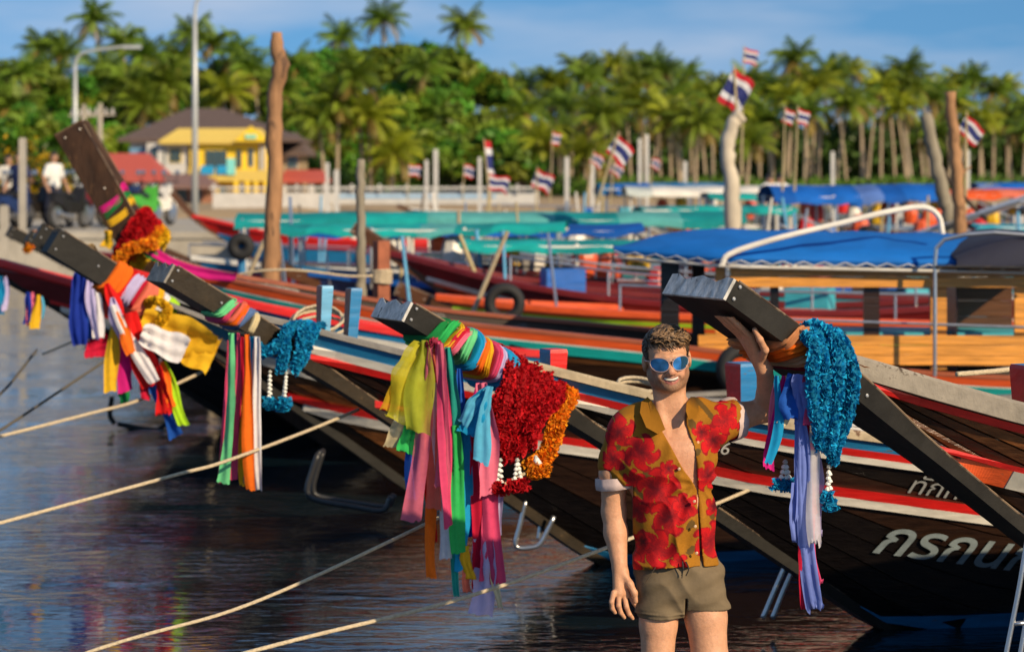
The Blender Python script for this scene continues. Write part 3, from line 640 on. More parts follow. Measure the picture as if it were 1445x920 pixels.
# grove on the far beach: three loose rows, back rows taller
tops = pchip([690, 740, 800, 860, 920, 1000, 1060, 1120, 1200, 1280, 1340, 1460], [128, 122, 115, 95, 92, 118, 122, 98, 104, 112, 122, 135])
for row, (Y, n, dy, rad) in enumerate(((196, 32, -2, 2.05), (182, 26, 22, 2.1), (168, 14, 48, 2.1))):
    for i in range(n):
        px = 690 + (i + rp.uniform(.1, .9)) * 770 / n
        palm(px, tops(px) + dy + rp.uniform(-18, 26), Y + rp.uniform(-5, 5), rad * rp.uniform(.85, 1.2), rp.randrange(10) if rp.random() < .8 else 9, LR, GP)
for px, py, Y, rad, v in ((765, 200, 150, 2.2, 9), (850, 165, 155, 2.6, 3), (905, 150, 158, 2.5, 4), (945, 165, 152, 2.4, 9), (985, 175, 150, 2.3, 3), (830, 215, 148, 2.0, 4), (1060, 200, 150, 2.1, 8)):
    palm(px, py, Y, rad, v, 'yellowing coconut palm standing forward of the grove near the flags', 'yellowing coconut palms by the flags')
# wood on the near shore
for px, py, Y, rad, v in ((132, 28, 172, 2.3, 0), (60, 68, 175, 2.2, 1), (90, 75, 170, 2.2, 2), (175, 62, 172, 2.4, 1), (205, 80, 168, 2.3, 5), (300, 62, 178, 2.4, 6), (335, 78, 176, 2.3, 0), (250, 85, 172, 2.6, 1), (235, 120, 166, 2.8, 3), (180, 120, 166, 2.7, 1), (30, 105, 160, 2.2, 5),
                          (355, 100, 168, 2.4, 2), (415, 95, 176, 2.2, 0), (205, 150, 164, 2.6, 8), (145, 105, 168, 2.5, 2), (480, 55, 196, 2.4, 0), (20, 150, 158, 2.4, 6), (400, 130, 168, 2.2, 1), (70, 110, 168, 2.2, 0), (270, 50, 184, 2.3, 2)):
    palm(px, py, Y, rad, v, LL, GP)
palm(540, 28, 186, 2.5, 5, 'tall coconut palm with yellow heart standing alone above the tree line', GP, .02); palm(656, 38, 184, 2.4, 8, 'tall coconut palm crowning the slope of the round wood', GP, -.03)
palm(318, 132, 160, 2.4, 9, 'bright yellow green palm over the brown roof', GP); palm(600, 98, 168, 2.4, 2, 'palm with long pale leaning trunk before the dark trees', GP, .17, .2)
for px, py, v in ((478, 150, 3), (520, 165, 9), (555, 215, 4), (500, 110, 1), (450, 170, 3)):
    palm(px, py, 150, 2.5, v, 'young coconut palm with yellow green fronds behind the white sea wall', 'young palms behind the sea wall')
for i, (px, py, Y, rx, rz, v) in enumerate(((425, 120, 178, 3.2, 3.2, 0), (470, 108, 180, 3.3, 3.0, 1), (520, 100, 182, 3.4, 3.0, 2), (575, 95, 184, 3.6, 3.0, 3), (625, 108, 182, 3.4, 3.2, 4), (665, 132, 180, 3.0, 3.2, 5), (440, 170, 170, 3, 3.2, 3), (500, 165, 170, 3.3, 3.2, 4), (560, 165, 170, 3.4, 3.2, 0), (615, 170, 168, 3.3, 3.3, 1), (665, 190, 166, 3.0, 3.0, 2), (700, 215, 160, 2.8, 2.6, 3),
       (735, 235, 150, 2.4, 2.0, 5), (600, 215, 160, 3, 2.6, 5), (640, 235, 155, 2.6, 2.2, 0), (530, 225, 160, 3, 2.5, 1), (460, 225, 160, 3, 2.6, 2), (25, 130, 165, 3.4, 3.6, 2), (75, 150, 165, 3.4, 3.6, 3), (30, 195, 150, 3.0, 3.0, 0), (85, 205, 150, 2.8, 3.0, 1), (130, 160, 168, 3.2, 3.6, 5), (190, 140, 175, 3.4, 3.6, 4), (250, 130, 178, 3.4, 3.6, 0), (320, 130, 180, 3.4, 3.6, 1), (370, 135, 180, 3.2, 3.6, 2), (150, 205, 158, 2.6, 2.6, 3), (405, 190, 165, 2.6, 3, 5), (-10, 165, 160, 3, 3.4, 4))):
    tree(px, py, Y, rx, rz, v, 'leafy round crowned tree in the thick wood along the shore', GT)
# far mass of leaves that closes the grove, and low scrub along the beach
def scrub(name, px0, px1, Y, d, z0, zf, n, size, col, seed, label):
    r = np.random.default_rng(seed); x0, x1 = W(px0, 0, Y).x, W(px1, 0, Y).x
    x = x0 + (x1 - x0) * r.random(n); y = Y + (r.random(n) - .5) * d; top = zf * (.72 + .28 * np.sin(x * .9 + 1.3 * np.sin(x * .37)) * np.sin(x * .31 + y)); z = z0 + top * r.random(n) ** .7
    v, f = leaf_quads(np.stack([x, y, z], 1), size, r); cc = np.repeat(np.array(col) * (.5 + .9 * r.random((n, 1))), 4, axis=0)
    o = link(name, np_mesh(name, v, f, m_leaf, col=cc)); tag(o, label, 'vegetation', kind='stuff')
scrub('treeline', -60, 1520, 216, 8, .5, 7.6, 30000, .55, (.05, .10, .018), 3, 'dark green mass of leaves closing the grove')
scrub('shrubbery', 690, 1520, 165, 10, .4, 1.5, 9000, .22, (.09, .18, .02), 4, 'low green scrub along the foot of the palm grove')
scrub('shrubbery', -40, 720, 158, 8, .5, 3.0, 9000, .28, (.07, .15, .02), 5, 'bushes at the foot of the wood behind the houses')
# yellow flowering bush by the quay
r_ = np.random.default_rng(9); bo = thing('flowering_bush', 'yellow flowering bush beside the parked motorbikes on the quay', 'bush', (W(46, 300, 63).x, 63, .9))
q = r_.normal(size=(1500, 3)) * [.55, .35, .42] + [0, 0, .95]; q = q[q[:, 2] > 0]; v, f = leaf_quads(q, .1, r_)
pick = r_.random(len(q)) < .5; cc = np.where(pick[:, None], np.array([[.62, .38, .01]]), np.array([[.07, .14, .02]])) * (.6 + .6 * r_.random((len(q), 1)))
link('foliage', np_mesh('foliage', v, f, m_leaf, col=np.repeat(cc, 4, axis=0)), bo); MB().tube([(0, 0, 0), (.05, 0, .5), (0, .1, 1.0)], [.06, .04, .02], 6).build('stem', m_bark, bo)

# ---------------------------------------------------------------- quay, walls, houses
m_conc = M('concrete', (.36, .33, .28), rough=.9, var=.25, scale=2, bump=.3, wear=(.16, .14, .11), wear_at=.6, wear_scale=3)
m_wht = M('whitewash', (.50, .49, .47), rough=.8, var=.15, scale=2); m_yel = M('yellow_wall', (.80, .55, .03), rough=.8, var=.12, scale=1.5); m_yroof = M('yellow_roof', (.60, .44, .10), rough=.7, var=.15, stretch=(6, 1, 1))
m_broof = M('brown_roof', (.105, .072, .062), rough=.8, var=.25, scale=3, stretch=(1, 1, 5), bump=.4); m_rroof = M('red_roof', (.40, .075, .055), rough=.7, var=.2, stretch=(6, 1, 1), bump=.3); m_bwall = M('blue_wall', (.13, .28, .46), rough=.8); m_glass = M('window_glass', (.05, .08, .09), rough=.1, var=.2, bump=0)
qx = W(345, 0, 50).x
tag(MB().box(((-30 + qx) / 2, 57, .0), (30 + qx, 15, 1.8)).build('quay', m_conc), kind='structure')
ed = MB().box(((-30 + qx) / 2, 49.6, .86), (30 + qx, .3, .14)).build('quay_edge', m_conc); tag(ed, kind='structure')
HY = 138
def hb(root, name, x0, y0, x1, y1, mat, Y=HY, dep=.3):
    a, b = W(x0, y1, Y), W(x1, y0, Y); return MB().box(((a.x + b.x) / 2 - root.location.x, Y + dep / 2 - root.location.y, (a.z + b.z) / 2 - root.location.z), (b.x - a.x, dep, b.z - a.z)).build(name, mat, root)
def window(root, x0, y0, x1, y1, Y, frame=m_wht, cols=2):
    f = hb(root, 'window', x0, y0, x1, y1, frame, Y - .06, .1); w = (x1 - x0 - 1.5) / cols
    for i in range(cols): hb(f if False else root, 'pane', x0 + 1 + i * w, y0 + 1.2, x0 + .5 + (i + 1) * w, y1 - 1.2, m_glass, Y - .10, .06).name = 'pane'
    return f
def roof(root, name, x0, x1, ye, r0, r1, yr, Yf, dep, mat, over=.0):
    """hipped roof: eave row ye from x0 to x1, ridge row yr from r0 to r1"""
    o = root.location; e = [W(x0, ye, Yf), W(x1, ye, Yf)]; k = [W(r0, yr, Yf), W(r1, yr, Yf)]
    P = [e[0], e[1], e[1] + Vector((0, dep, 0)), e[0] + Vector((0, dep, 0)), k[0] + Vector((0, dep / 2, 0)), k[1] + Vector((0, dep / 2, 0))]
    m = MB(); m.add([p - o for p in P], [(0, 1, 5, 4), (1, 2, 5), (2, 3, 4, 5), (3, 0, 4)]); m.add([p - o - Vector((0, 0, .18)) for p in P[:4]] + [p - o for p in P[:4]], [(3, 2, 1, 0), (0, 1, 5, 4), (1, 2, 6, 5), (2, 3, 7, 6), (3, 0, 4, 7)])
    return m.build(name, mat, root)
g0 = W(290, 305, HY)
H = thing('yellow_house', 'two storey yellow and pale blue house with brown hipped roof', 'house', (g0.x, HY, g0.z))
hb(H, 'wall', 184, 196, 385, 300, m_wht, HY + 1, 8); hb(H, 'blue_panel', 183, 209, 207, 262, m_bwall, HY + .2, .9); hb(H, 'side_wing', 207, 202, 266, 300, m_wht, HY - .5, 1.6); hb(H, 'upper_panel', 184, 198, 207, 208, m_wht, HY + .2, .9)
roof(H, 'roof', 166, 420, 196, 248, 300, 150, HY - .3, 10, m_broof)
hb(H, 'front_wing', 268, 196, 376, 300, m_yel, HY - .8, 1.7); roof(H, 'porch_roof', 224, 380, 199, 248, 366, 181, HY - 1.3, 2.2, m_yroof)
ga = MB(); o_ = H.location; P = [W(330, 200, HY - 1.7), W(380, 200, HY - 1.7), W(354, 178, HY - 1.7)]; ga.add([p - o_ for p in P] + [p - o_ + Vector((0, .3, 0)) for p in P], [(0, 1, 2), (5, 4, 3), (0, 3, 4, 1), (1, 4, 5, 2), (2, 5, 3, 0)]); gb = ga.build('gable', m_yel, H); hb(H, 'gable_vent', 346, 190, 362, 196, M('mint', (.25, .6, .45), rough=.7), HY - 1.8, .08)
window(H, 213, 207, 234, 233, HY - .5, cols=2); window(H, 239, 209, 256, 230, HY - .5, m_yel, cols=2); hb(H, 'shutter', 222, 209, 230, 232, m_wht, HY - .68, .08); hb(H, 'balcony', 208, 234, 262, 250, m_wht, HY - 1.1, .5)
window(H, 289, 211, 321, 240, HY - .8, m_yel, 3); window(H, 333, 211, 342, 238, HY - .8, m_yel, 1); window(H, 350, 210, 358, 236, HY - .8, m_wht, 1)
hb(H, 'balcony', 266, 240, 378, 256, m_yroof, HY - 1.5, .7); hb(H, 'banner', 283, 234, 302, 246, M('banner_blue', (.01, .28, .55)), HY - 1.62, .06); hb(H, 'banner', 306, 234, 320, 246, M('banner_blue', (.01, .28, .55)), HY - 1.62, .06); hb(H, 'banner', 320, 224, 332, 247, M('banner_mint', (.2, .62, .58)), HY - 1.64, .06)
for x in (268, 300, 330, 346, 358, 372): hb(H, 'column', x, 256, x + 6, 300, m_yel, HY - 1.5, .35)
for x in (279, 310, 337, 350): hb(H, 'doorway', x, 262, x + 9, 298, m_glass, HY - .87, .06)
for x in (366, 371): hb(H, 'drain_pipe', x, 200, x + 3, 250, m_wht, HY - 1.0, .12)
RH = thing('red_roof_shed', 'low shed with a red tin roof in front of the yellow house', 'shed', (W(190, 300, 125).x, 125, gz(-18, 125)))
hb(RH, 'wall', 140, 252, 292, 305, M('terracotta', (.32, .14, .08)), 125.5, 4); roof(RH, 'roof', 128, 232, 254, 140, 200, 216, 124.5, 5, m_rroof); roof(RH, 'lean_to_roof', 200, 300, 262, 215, 285, 246, 124, 3, M('dull_tin', (.19, .11, .09)))
for x in (160, 190, 214, 250, 270): hb(RH, 'opening', x, 262, x + 14, 298, m_glass if x % 20 else m_yel, 125.42, .06)
BH = thing('brown_roof_house', 'small house with tiered brown roof beside the peeled timber pole', 'house', (W(420, 300, 140).x, 140, gz(-12, 140)))
hb(BH, 'wall', 384, 215, 424, 300, M('tan_wall', (.34, .25, .15)), 140.5, 5); roof(BH, 'roof', 376, 434, 216, 392, 412, 186, 139.8, 6.5, m_broof); roof(BH, 'porch_roof', 392, 462, 254, 400, 452, 240, 138.5, 3, m_rroof)
window(BH, 405, 220, 420, 238, 140.5, cols=2); hb(BH, 'pillar', 396, 254, 404, 300, m_wht, 138.7, .4); hb(BH, 'pillar', 436, 256, 443, 300, m_wht, 138.7, .4)
# white sea wall with posts and rails
SW = thing('sea_wall', 'long white sea wall with posts and a pale blue band above the sand', 'wall', (W(520, 295, 112).x, 112, gz(-7, 112)))
hb(SW, 'wall_base', 300, 272, 470, 300, m_wht, 112, .4); hb(SW, 'wall_base', 470, 270, 760, 288, m_wht, 112.2, .4); hb(SW, 'blue_band', 478, 274, 700, 280, M('pale_blue', (.3, .45, .62)), 112.15, .03); hb(SW, 'coping', 296, 264, 760, 267, m_wht, 111.9, .5)
for i in range(12): hb(SW, 'post', 300 + i * 39, 260, 303 + i * 39, 273, m_wht, 112, .25)
# people and motorbikes on the quay are added further on; street lamps and utility poles
m_galv = M('galvanised', (.45, .47, .47), rough=.45, metal=.3, var=.1, bump=0)
def lamp(px, pyb, pyt, arm, Y, label, rad=.07):
    b = W(px, pyb, Y); t = W(px, pyt, Y); o = thing('street_lamp', label, 'street lamp', b); h = t.z - b.z; a = arm[0] * Y / FPX; dz = -arm[1] * Y / FPX
    MB().tube([(0, 0, -.3), (0, 0, h * .6), (0, 0, h)], [rad * 1.4, rad * 1.1, rad * .8], 8).build('pole', m_galv, o, True)
    pts = spline([(0, 0, h - .05), (a * .06, 0, h + dz * .45), (a * .3, 0, h + dz * .75), (a, 0, h + dz)], 14); ar = MB().tube(pts, rad * .6, 8).build('arm', m_galv, o, True)
    e = pts[-1]; MB().box(e + Vector((a * .12, 0, -.02)), (.55, .22, .1)).build('lamp_head', m_galv, ar)
lamp(275, 304, 22, (26, -34), 64, 'tall straight street lamp in front of the yellow house'); lamp(106, 300, 92, (72, -26), 74, 'street lamp with long side arm above the motorbikes')
def upole(px, pyb, pyt, Y, label):
    b = W(px, pyb, Y); t = W(px, pyt, Y); o = thing('utility_pole', label, 'pole', b); h = t.z - b.z; MB().tube([(0, 0, -.3), (0, 0, h)], [.16, .12], 8).build('pole', m_conc, o); MB().box((0, 0, h - .6), (1.6, .1, .1)).build('crossarm', m_conc, o)
    for k in (-.6, -.2, .3, .65): MB().lathe((k, 0, h - .55), [(.05, 0), (.09, .06), (.05, .16), (.08, .22), (.03, .28)], 8).build('insulator', m_wht, o)
upole(118, 290, 148, 130, 'concrete utility pole with crossarm behind the tall bare prow'); upole(141, 290, 146, 126, 'second concrete utility pole beside the red roof shed')
# ---------------------------------------------------------------- poles standing in the water
def trunk_pole(name, pts, rads, Y, mat, label, extra=(), knots=6, seed=1):
    rr = random.Random(seed); b = W(*pts[0], Y); o = thing(name, label, 'pole', (b.x, Y, -.6)); P = [W(x, y, Y) - o.location for x, y in pts]; P = [Vector((P[0].x, 0, 0))] + P
    s = spline(P, 26); R_ = pchip(np.linspace(0, 1, len(rads)), rads); m = MB(); m.tube([p + Vector((rr.uniform(-.012, .012), rr.uniform(-.012, .012), 0)) for p in s], [R_(i / 26) * rr.uniform(.9, 1.1) for i in range(27)], 9); tr = m.build('trunk', mat, o, True)
    for e in extra:
        q = [W(x, y, Y) - o.location for x, y in e[0]]; MB().tube(spline(q, 10), [e[1] * (1 - .06 * i) for i in range(11)], 7).build('branch', e[2] if len(e) > 2 else mat, o, True)
    return o
m_peel = M('peeled_timber', (.30, .155, .07), rough=.8, var=.45, scale=8, stretch=(1, 1, .25), bump=.9, wear=(.10, .05, .025), wear_at=.56, wear_scale=6); m_pale = M('bleached_trunk', (.46, .40, .31), rough=.85, var=.3, scale=6, stretch=(1, 1, .3), bump=.6); m_greyp = M('grey_pole', (.21, .185, .14), rough=.9, var=.4, scale=8, stretch=(1, 1, .25), bump=.8)
trunk_pole('timber_pole', [(383, 415), (383, 330), (388, 250), (386, 180), (388, 130), (396, 95), (391, 70), (389, 46)], [.075, .085, .075, .075, .07, .075, .07, .045], 22, m_peel, 'tall peeled brown timber pole with a crooked top', seed=3)
trunk_pole('timber_pole', [(509, 450), (509, 380), (508, 300), (510, 225)], [.05, .045, .042, .036], 20.8, m_greyp, 'straight grey timber pole by the square rust coloured post', seed=4)
trunk_pole('dead_trunk', [(1034, 330), (1032, 260), (1026, 215), (1032, 180), (1045, 162)], [.11, .11, .10, .09, .10], 31, m_pale, 'bleached curved trunk carrying the largest flag', seed=5)
trunk_pole('dead_trunk', [(1340, 330), (1332, 280), (1318, 220), (1306, 162)], [.10, .095, .085, .07], 29, m_greyp, 'forked dead trunk leaning beside a second bare stem', extra=(([(1316, 225), (1345, 262), (1392, 312)], .05, M('dark_branch', (.04, .028, .02), rough=.9)), ([(1312, 190), (1303, 152)], .03)), seed=6)
trunk_pole('dead_trunk', [(1356, 330), (1352, 270), (1347, 200), (1340, 130)], [.085, .08, .07, .065], 28.5, m_peel, 'upright bare stem next to the forked dead trunk', extra=(([(1348, 200), (1338, 170)], .02), ([(1352, 250), (1370, 235)], .02)), seed=8)
sq = thing('mooring_post', 'square rust coloured post bound with pale rope', 'post', W(538, 440, 20.4)); zt = W(538, 340, 20.4).z - sq.location.z
MB().box((0, 0, zt / 2 - .3), (.11, .11, zt + .6), Matrix.Rotation(.5, 3, 'Z')).build('post', M('rust_post', (.28, .085, .04), rough=.8, var=.4, scale=10, bump=.5), sq)
for k in range(5): MB().tube([(.085 * math.cos(a * .524), .085 * math.sin(a * .524), zt * .42 + k * .024 + .004 * math.sin(a + k)) for a in range(13)], .013, 6, False).build('rope_turn', m_rope, sq)
GPO = 'pale concrete posts standing along the moorings'
for px, pt, pb, Y, w in ((32, 195, 350, 46, 9), (6, 290, 345, 44, 11), (615, 211, 290, 82, 6), (677, 222, 300, 70, 5), (967, 228, 280, 80, 5), (1175, 214, 275, 78, 5), (1365, 212, 300, 60, 6), (462, 230, 268, 90, 5), (475, 240, 268, 90, 7), (602, 226, 285, 92, 5), (800, 222, 285, 80, 6), (836, 228, 285, 85, 6), (913, 190, 268, 80, 5), (903, 196, 268, 84, 5)):
    b = W(px, pb, Y); t = W(px, pt, Y); r0 = w * Y / FPX / 2; o = MB().loft([[Vector((x * f, y * f, z)) for x, y in ((-r0, -r0), (r0, -r0), (r0, r0), (-r0, r0))] for z, f in ((-.8 - b.z, 1.05), (t.z - b.z - .06, 1), (t.z - b.z - .02, .94), (t.z - b.z, .75))]).build('concrete_post', m_wht if px > 400 else m_conc); o.location = b
    tag(o, 'slim pale concrete post standing among the moored boats', 'post', GPO)
# ---------------------------------------------------------------- flags
FM = [M('flag_red', (.50, .012, .025), rough=.8, trans=.25, bump=0), M('flag_white', (.68, .68, .70), rough=.8, trans=.25, bump=0), M('flag_blue', (.02, .03, .16), rough=.8, trans=.25, bump=0)]
def flag(px, py, wpx, hpx, Y, ang, pole, label, wave=.12, rot=.5, vert=False):
    """px,py hoist top; ang tilt of the fly; pole = (px,py) of the pole foot"""
    t = W(px, py, Y); f = W(pole[0], pole[1], Y); o = thing('flag', label, 'flag', f, 0, 'red, white and blue striped flags over the boats'); k = Y / FPX
    top = t - f; MB().tube([(0, 0, 0), top + (top).normalized() * .04], [.022, .012], 6).build('pole', M('bamboo', (.40, .32, .17), rough=.7), o)
    w, h = wpx * k, hpx * k; u = Vector((math.cos(ang) * math.cos(rot), math.sin(rot) * math.cos(ang), math.sin(ang))); dn = Vector((math.sin(ang), 0, -math.cos(ang))) if not vert else Vector((.12, 0, -1)); NX, NZ = 14, 12; vs = []; fs = []; mi = []
    sr = random.Random(int(px)); ph = sr.uniform(0, 6)
    for j in range(NZ + 1):
        for i in range(NX + 1):
            a, b = i / NX, j / NZ; off = wave * w * a ** .7 * math.sin(a * 7 + b * 1.6 + ph); vs.append(top + u * (w * a) + dn * (h * b) + Vector((off * .25, off, -.10 * w * a * a + off * .35)))
    for j in range(NZ):
        for i in range(NX): fs.append((j * (NX + 1) + i, j * (NX + 1) + i + 1, (j + 1) * (NX + 1) + i + 1, (j + 1) * (NX + 1) + i)); mi.append([0, 0, 1, 1, 2, 2, 2, 2, 1, 1, 0, 0][j])
    link('cloth', np_mesh('cloth', [tuple(v) for v in vs], fs, FM, mi, True), o)
flag(1036, 96, 40, 52, 31.2, R(-28), (1040, 168), 'largest striped flag tied to the top of the bleached curved trunk', .2)
flag(1050, 68, 25, 20, 45, R(-8), (1046, 240), 'small striped flag on a tall thin pole behind the largest flag')
flag(1108, 153, 18, 20, 42, R(-15), (1104, 270), 'small striped flag, first of two side by side', .15); flag(1126, 153, 22, 20, 41, R(-12), (1121, 270), 'small striped flag, second of two side by side', .15)
flag(1364, 162, 38, 28, 30, R(-30), (1362, 300), 'striped flag flying beside the bare forked stems', .15); flag(872, 190, 34, 30, 36, R(-35), (842, 290), 'dark striped flag on a slanting pole over the awnings', .1)
flag(683, 198, 12, 60, 45, R(-10), (692, 300), 'narrow striped flag hanging almost straight down', .2, vert=True); flag(690, 245, 34, 22, 44, R(-8), (688, 300), 'wide striped flag low over the boats beside a yellow balloon', .2)
flag(758, 238, 30, 26, 50, R(-20), (756, 300), 'striped flag low beside the round bush', .2); flag(838, 214, 20, 16, 55, R(-25), (826, 290), 'faded striped flag on a leaning pole', .2)
flag(780, 186, 14, 18, 60, R(-10), (776, 285), 'small faded striped flag on a tall pole before the palms', .2); flag(577, 232, 20, 16, 70, R(-5), (575, 285), 'small striped flag above the white sea wall', .2); flag(655, 232, 18, 18, 70, R(-5), (653, 285), 'small pale striped flag by the slim white post', .2); flag(920, 222, 16, 14, 60, R(-15), (917, 285), 'small striped flag beside the twin white posts', .2); flag(868, 228, 18, 16, 58, R(-30), (860, 290), 'small striped flag behind the slanting pole', .2)
# ---------------------------------------------------------------- implicit surfaces for bodies and clothes
class SDF:
    def __init__(s, xs, ys, zs):
        s.xs, s.ys, s.zs = [np.asarray(a, np.float32) for a in (xs, ys, zs)]; s.F = np.full((len(xs), len(ys), len(zs)), .5, np.float32)
    def box(s, lo, hi):
        sl = []
        for a, l, h in zip((s.xs, s.ys, s.zs), lo, hi): i0, i1 = np.searchsorted(a, l), np.searchsorted(a, h); sl.append(slice(max(i0 - 1, 0), min(i1 + 1, len(a))))
        return tuple(sl), np.meshgrid(s.xs[sl[0]], s.ys[sl[1]], s.zs[sl[2]], indexing='ij', sparse=True)
    def _mix(s, sl, d, k, sub=False):
        F = s.F[sl]
        if F.size == 0: return
        if sub: h = np.clip(.5 - .5 * (F + d) / k, 0, 1); s.F[sl] = F * (1 - h) - d * h + k * h * (1 - h)
        else: h = np.clip(.5 + .5 * (d - F) / k, 0, 1); s.F[sl] = d * (1 - h) + F * h - k * h * (1 - h)
    def cap(s, a, b, ra, rb=None, k=.02, sub=False, flat=None):
        rb = ra if rb is None else rb; a, b = np.array(a, np.float32), np.array(b, np.float32); m = max(ra, rb) + k + .02
        sl, (X, Y, Z) = s.box(np.minimum(a, b) - m, np.maximum(a, b) + m); d = b - a; L = float(d @ d) + 1e-9
        t = np.clip(((X - a[0]) * d[0] + (Y - a[1]) * d[1] + (Z - a[2]) * d[2]) / L, 0, 1)
        r = np.sqrt((X - a[0] - t * d[0]) ** 2 + (Y - a[1] - t * d[1]) ** 2 + (Z - a[2] - t * d[2]) ** 2); s._mix(sl, r - (ra + (rb - ra) * t), k, sub); return s
    def chain(s, pts, rads, k=.02):
        for i in range(len(pts) - 1): s.cap(pts[i], pts[i + 1], rads[i], rads[i + 1], k)
        return s
    def ell(s, c, r, k=.03, rot=None, sub=False):
        c = np.array(c, np.float32); r = np.array(r, np.float32); m = r.max() + k + .02; sl, (X, Y, Z) = s.box(c - m, c + m); X, Y, Z = X - c[0], Y - c[1], Z - c[2]
        if rot is not None: R_ = np.array(rot, np.float32).T; X, Y, Z = R_[0, 0] * X + R_[0, 1] * Y + R_[0, 2] * Z, R_[1, 0] * X + R_[1, 1] * Y + R_[1, 2] * Z, R_[2, 0] * X + R_[2, 1] * Y + R_[2, 2] * Z
        q = np.sqrt((X / r[0]) ** 2 + (Y / r[1]) ** 2 + (Z / r[2]) ** 2); q2 = np.sqrt((X / r[0] ** 2) ** 2 + (Y / r[1] ** 2) ** 2 + (Z / r[2] ** 2) ** 2) + 1e-6
        s._mix(sl, q * (q - 1) / q2, k, sub); return s
    def grid(s): return np.meshgrid(s.xs, s.ys, s.zs, indexing='ij', sparse=True)
    def mesh(s):
        """surface nets"""
        F = s.F; S = F < 0; nx, ny, nz = F.shape
        cnt = np.zeros((nx - 1, ny - 1, nz - 1), np.uint8)
        for i in (0, 1):
            for j in (0, 1):
                for k in (0, 1): cnt += S[i:nx - 1 + i, j:ny - 1 + j, k:nz - 1 + k]
        I = np.argwhere((cnt > 0) & (cnt < 8)); idx = np.full(cnt.shape, -1, np.int32); idx[I[:, 0], I[:, 1], I[:, 2]] = np.arange(len(I))
        P = np.zeros((len(I), 3)); N = np.zeros(len(I)); C = [(i, j, k) for i in (0, 1) for j in (0, 1) for k in (0, 1)]
        ax = (s.xs, s.ys, s.zs)
        for a in C:
            for d in range(3):
                if a[d]: continue
                b = list(a); b[d] = 1; A_, B_ = I + a, I + b; fa, fb = F[A_[:, 0], A_[:, 1], A_[:, 2]], F[B_[:, 0], B_[:, 1], B_[:, 2]]; m = (fa < 0) != (fb < 0)
                t = np.where(m, fa / np.where(fa - fb == 0, 1, fa - fb), 0)
                for e in range(3): P[:, e] += np.where(m, ax[e][A_[:, e]] + (ax[e][B_[:, e]] - ax[e][A_[:, e]]) * t, 0)
                N += m
        P /= np.maximum(N, 1)[:, None]; Q = []
        for d in range(3):
            sl0 = [slice(None)] * 3; sl1 = [slice(None)] * 3; sl0[d] = slice(0, -1); sl1[d] = slice(1, None)
            E = np.argwhere(S[tuple(sl0)] != S[tuple(sl1)]); u, v = (d + 1) % 3, (d + 2) % 3
            E = E[(E[:, u] > 0) & (E[:, v] > 0) & (E[:, u] < F.shape[u] - 1) & (E[:, v] < F.shape[v] - 1)]
            q = []
            for du, dv in ((-1, -1), (0, -1), (0, 0), (-1, 0)): e = E.copy(); e[:, u] += du; e[:, v] += dv; q.append(idx[e[:, 0], e[:, 1], e[:, 2]])
            q = np.stack(q, 1); ins = S[E[:, 0], E[:, 1], E[:, 2]]; q[~ins] = q[~ins][:, ::-1]; Q.append(q)
        Q = np.concatenate(Q); Q = Q[(Q >= 0).all(1)]; return P, Q
    def build(s, name, mat, parent, colf=None):
        P, Q = s.mesh(); return link(name, np_mesh(name, P, Q, mat, smooth=True, col=colf(P) if colf else None), parent)
def sstep(a, b, x): t = np.clip((x - a) / (b - a), 0, 1); return t * t * (3 - 2 * t)
m_skin = M('skin', (1, 1, 1), rough=.55, var=.14, scale=55, bump=.16, attr=True, spec=.4)
m_skin.node_tree.nodes['Principled BSDF'].inputs['Subsurface Weight'].default_value = .12; m_skin.node_tree.nodes['Principled BSDF'].inputs['Subsurface Radius'].default_value = (.01, .004, .002)
m_print = M('printed_cloth', (1, 1, 1), rough=.8, var=.06, scale=60, bump=.08, attr=True, spec=.2)
m_khaki = M('khaki', (.150, .112, .068), rough=.85, var=.10, scale=50, bump=.1, spec=.2)

# ---------------------------------------------------------------- the man
MY = 8.70; MO = Vector((.60, MY, -.20))
man = thing('person', 'man in mustard shirt with red flowers and khaki shorts, mirrored sunglasses, holding up a prow', 'person', MO)
def mp(px, py, dy=0.0): return W(px, py, MY + dy) - MO
def np3(v): return np.array(v[:], np.float32)
HC = mp(941, 506.5, -.015); HR = Matrix.Rotation(R(-5), 3, 'Y') @ Matrix.Rotation(R(3), 3, 'X') @ Matrix.Rotation(R(3), 3, 'Z')
def hd(x, y, z): return HC + HR @ Vector((x, y, z))
zz = np.concatenate([np.arange(.0, .60, .012), np.arange(.60, .90, .0036), np.arange(.90, 1.28, .008), np.arange(1.28, 1.88, .0034)])
b = SDF(np.arange(-.30, .42, .0036), np.arange(-.20, .34, .0038), zz)
# trunk and legs
b.ell(mp(943, 660), (.160, .105, .17), .04).ell(mp(951, 735, .0), (.142, .098, .15), .05).ell(mp(958, 808, .0), (.128, .090, .10), .04)
b.cap(mp(886, 612, .015), mp(1002, 602, .025), .052, .052, .05).ell(mp(922, 640, -.05), (.07, .045, .055), .05).ell(mp(968, 636, -.05), (.066, .045, .055), .05)
b.chain([mp(931, 815), mp(929, 880, -.01), mp(928, 935, -.02), mp(925, 965, -.01), mp(924, 1040, .03), mp(925, 1135, .05)], [.080, .066, .058, .054, .055, .038], .02)
b.chain([mp(988, 815), mp(996, 870, -.01), mp(1002, 930, -.03), mp(1002, 960, -.02), mp(1000, 1040, .02), mp(998, 1135, .04)], [.076, .074, .064, .058, .056, .038], .02)
for x in (924, 999): b.cap(mp(x, 1150, .05), mp(x - 2, 1160, -.13), .038, .032, .03)
b.ell(mp(927, 938, -.065), (.03, .02, .035), .02).ell(mp(1003, 934, -.075), (.03, .02, .035), .02)
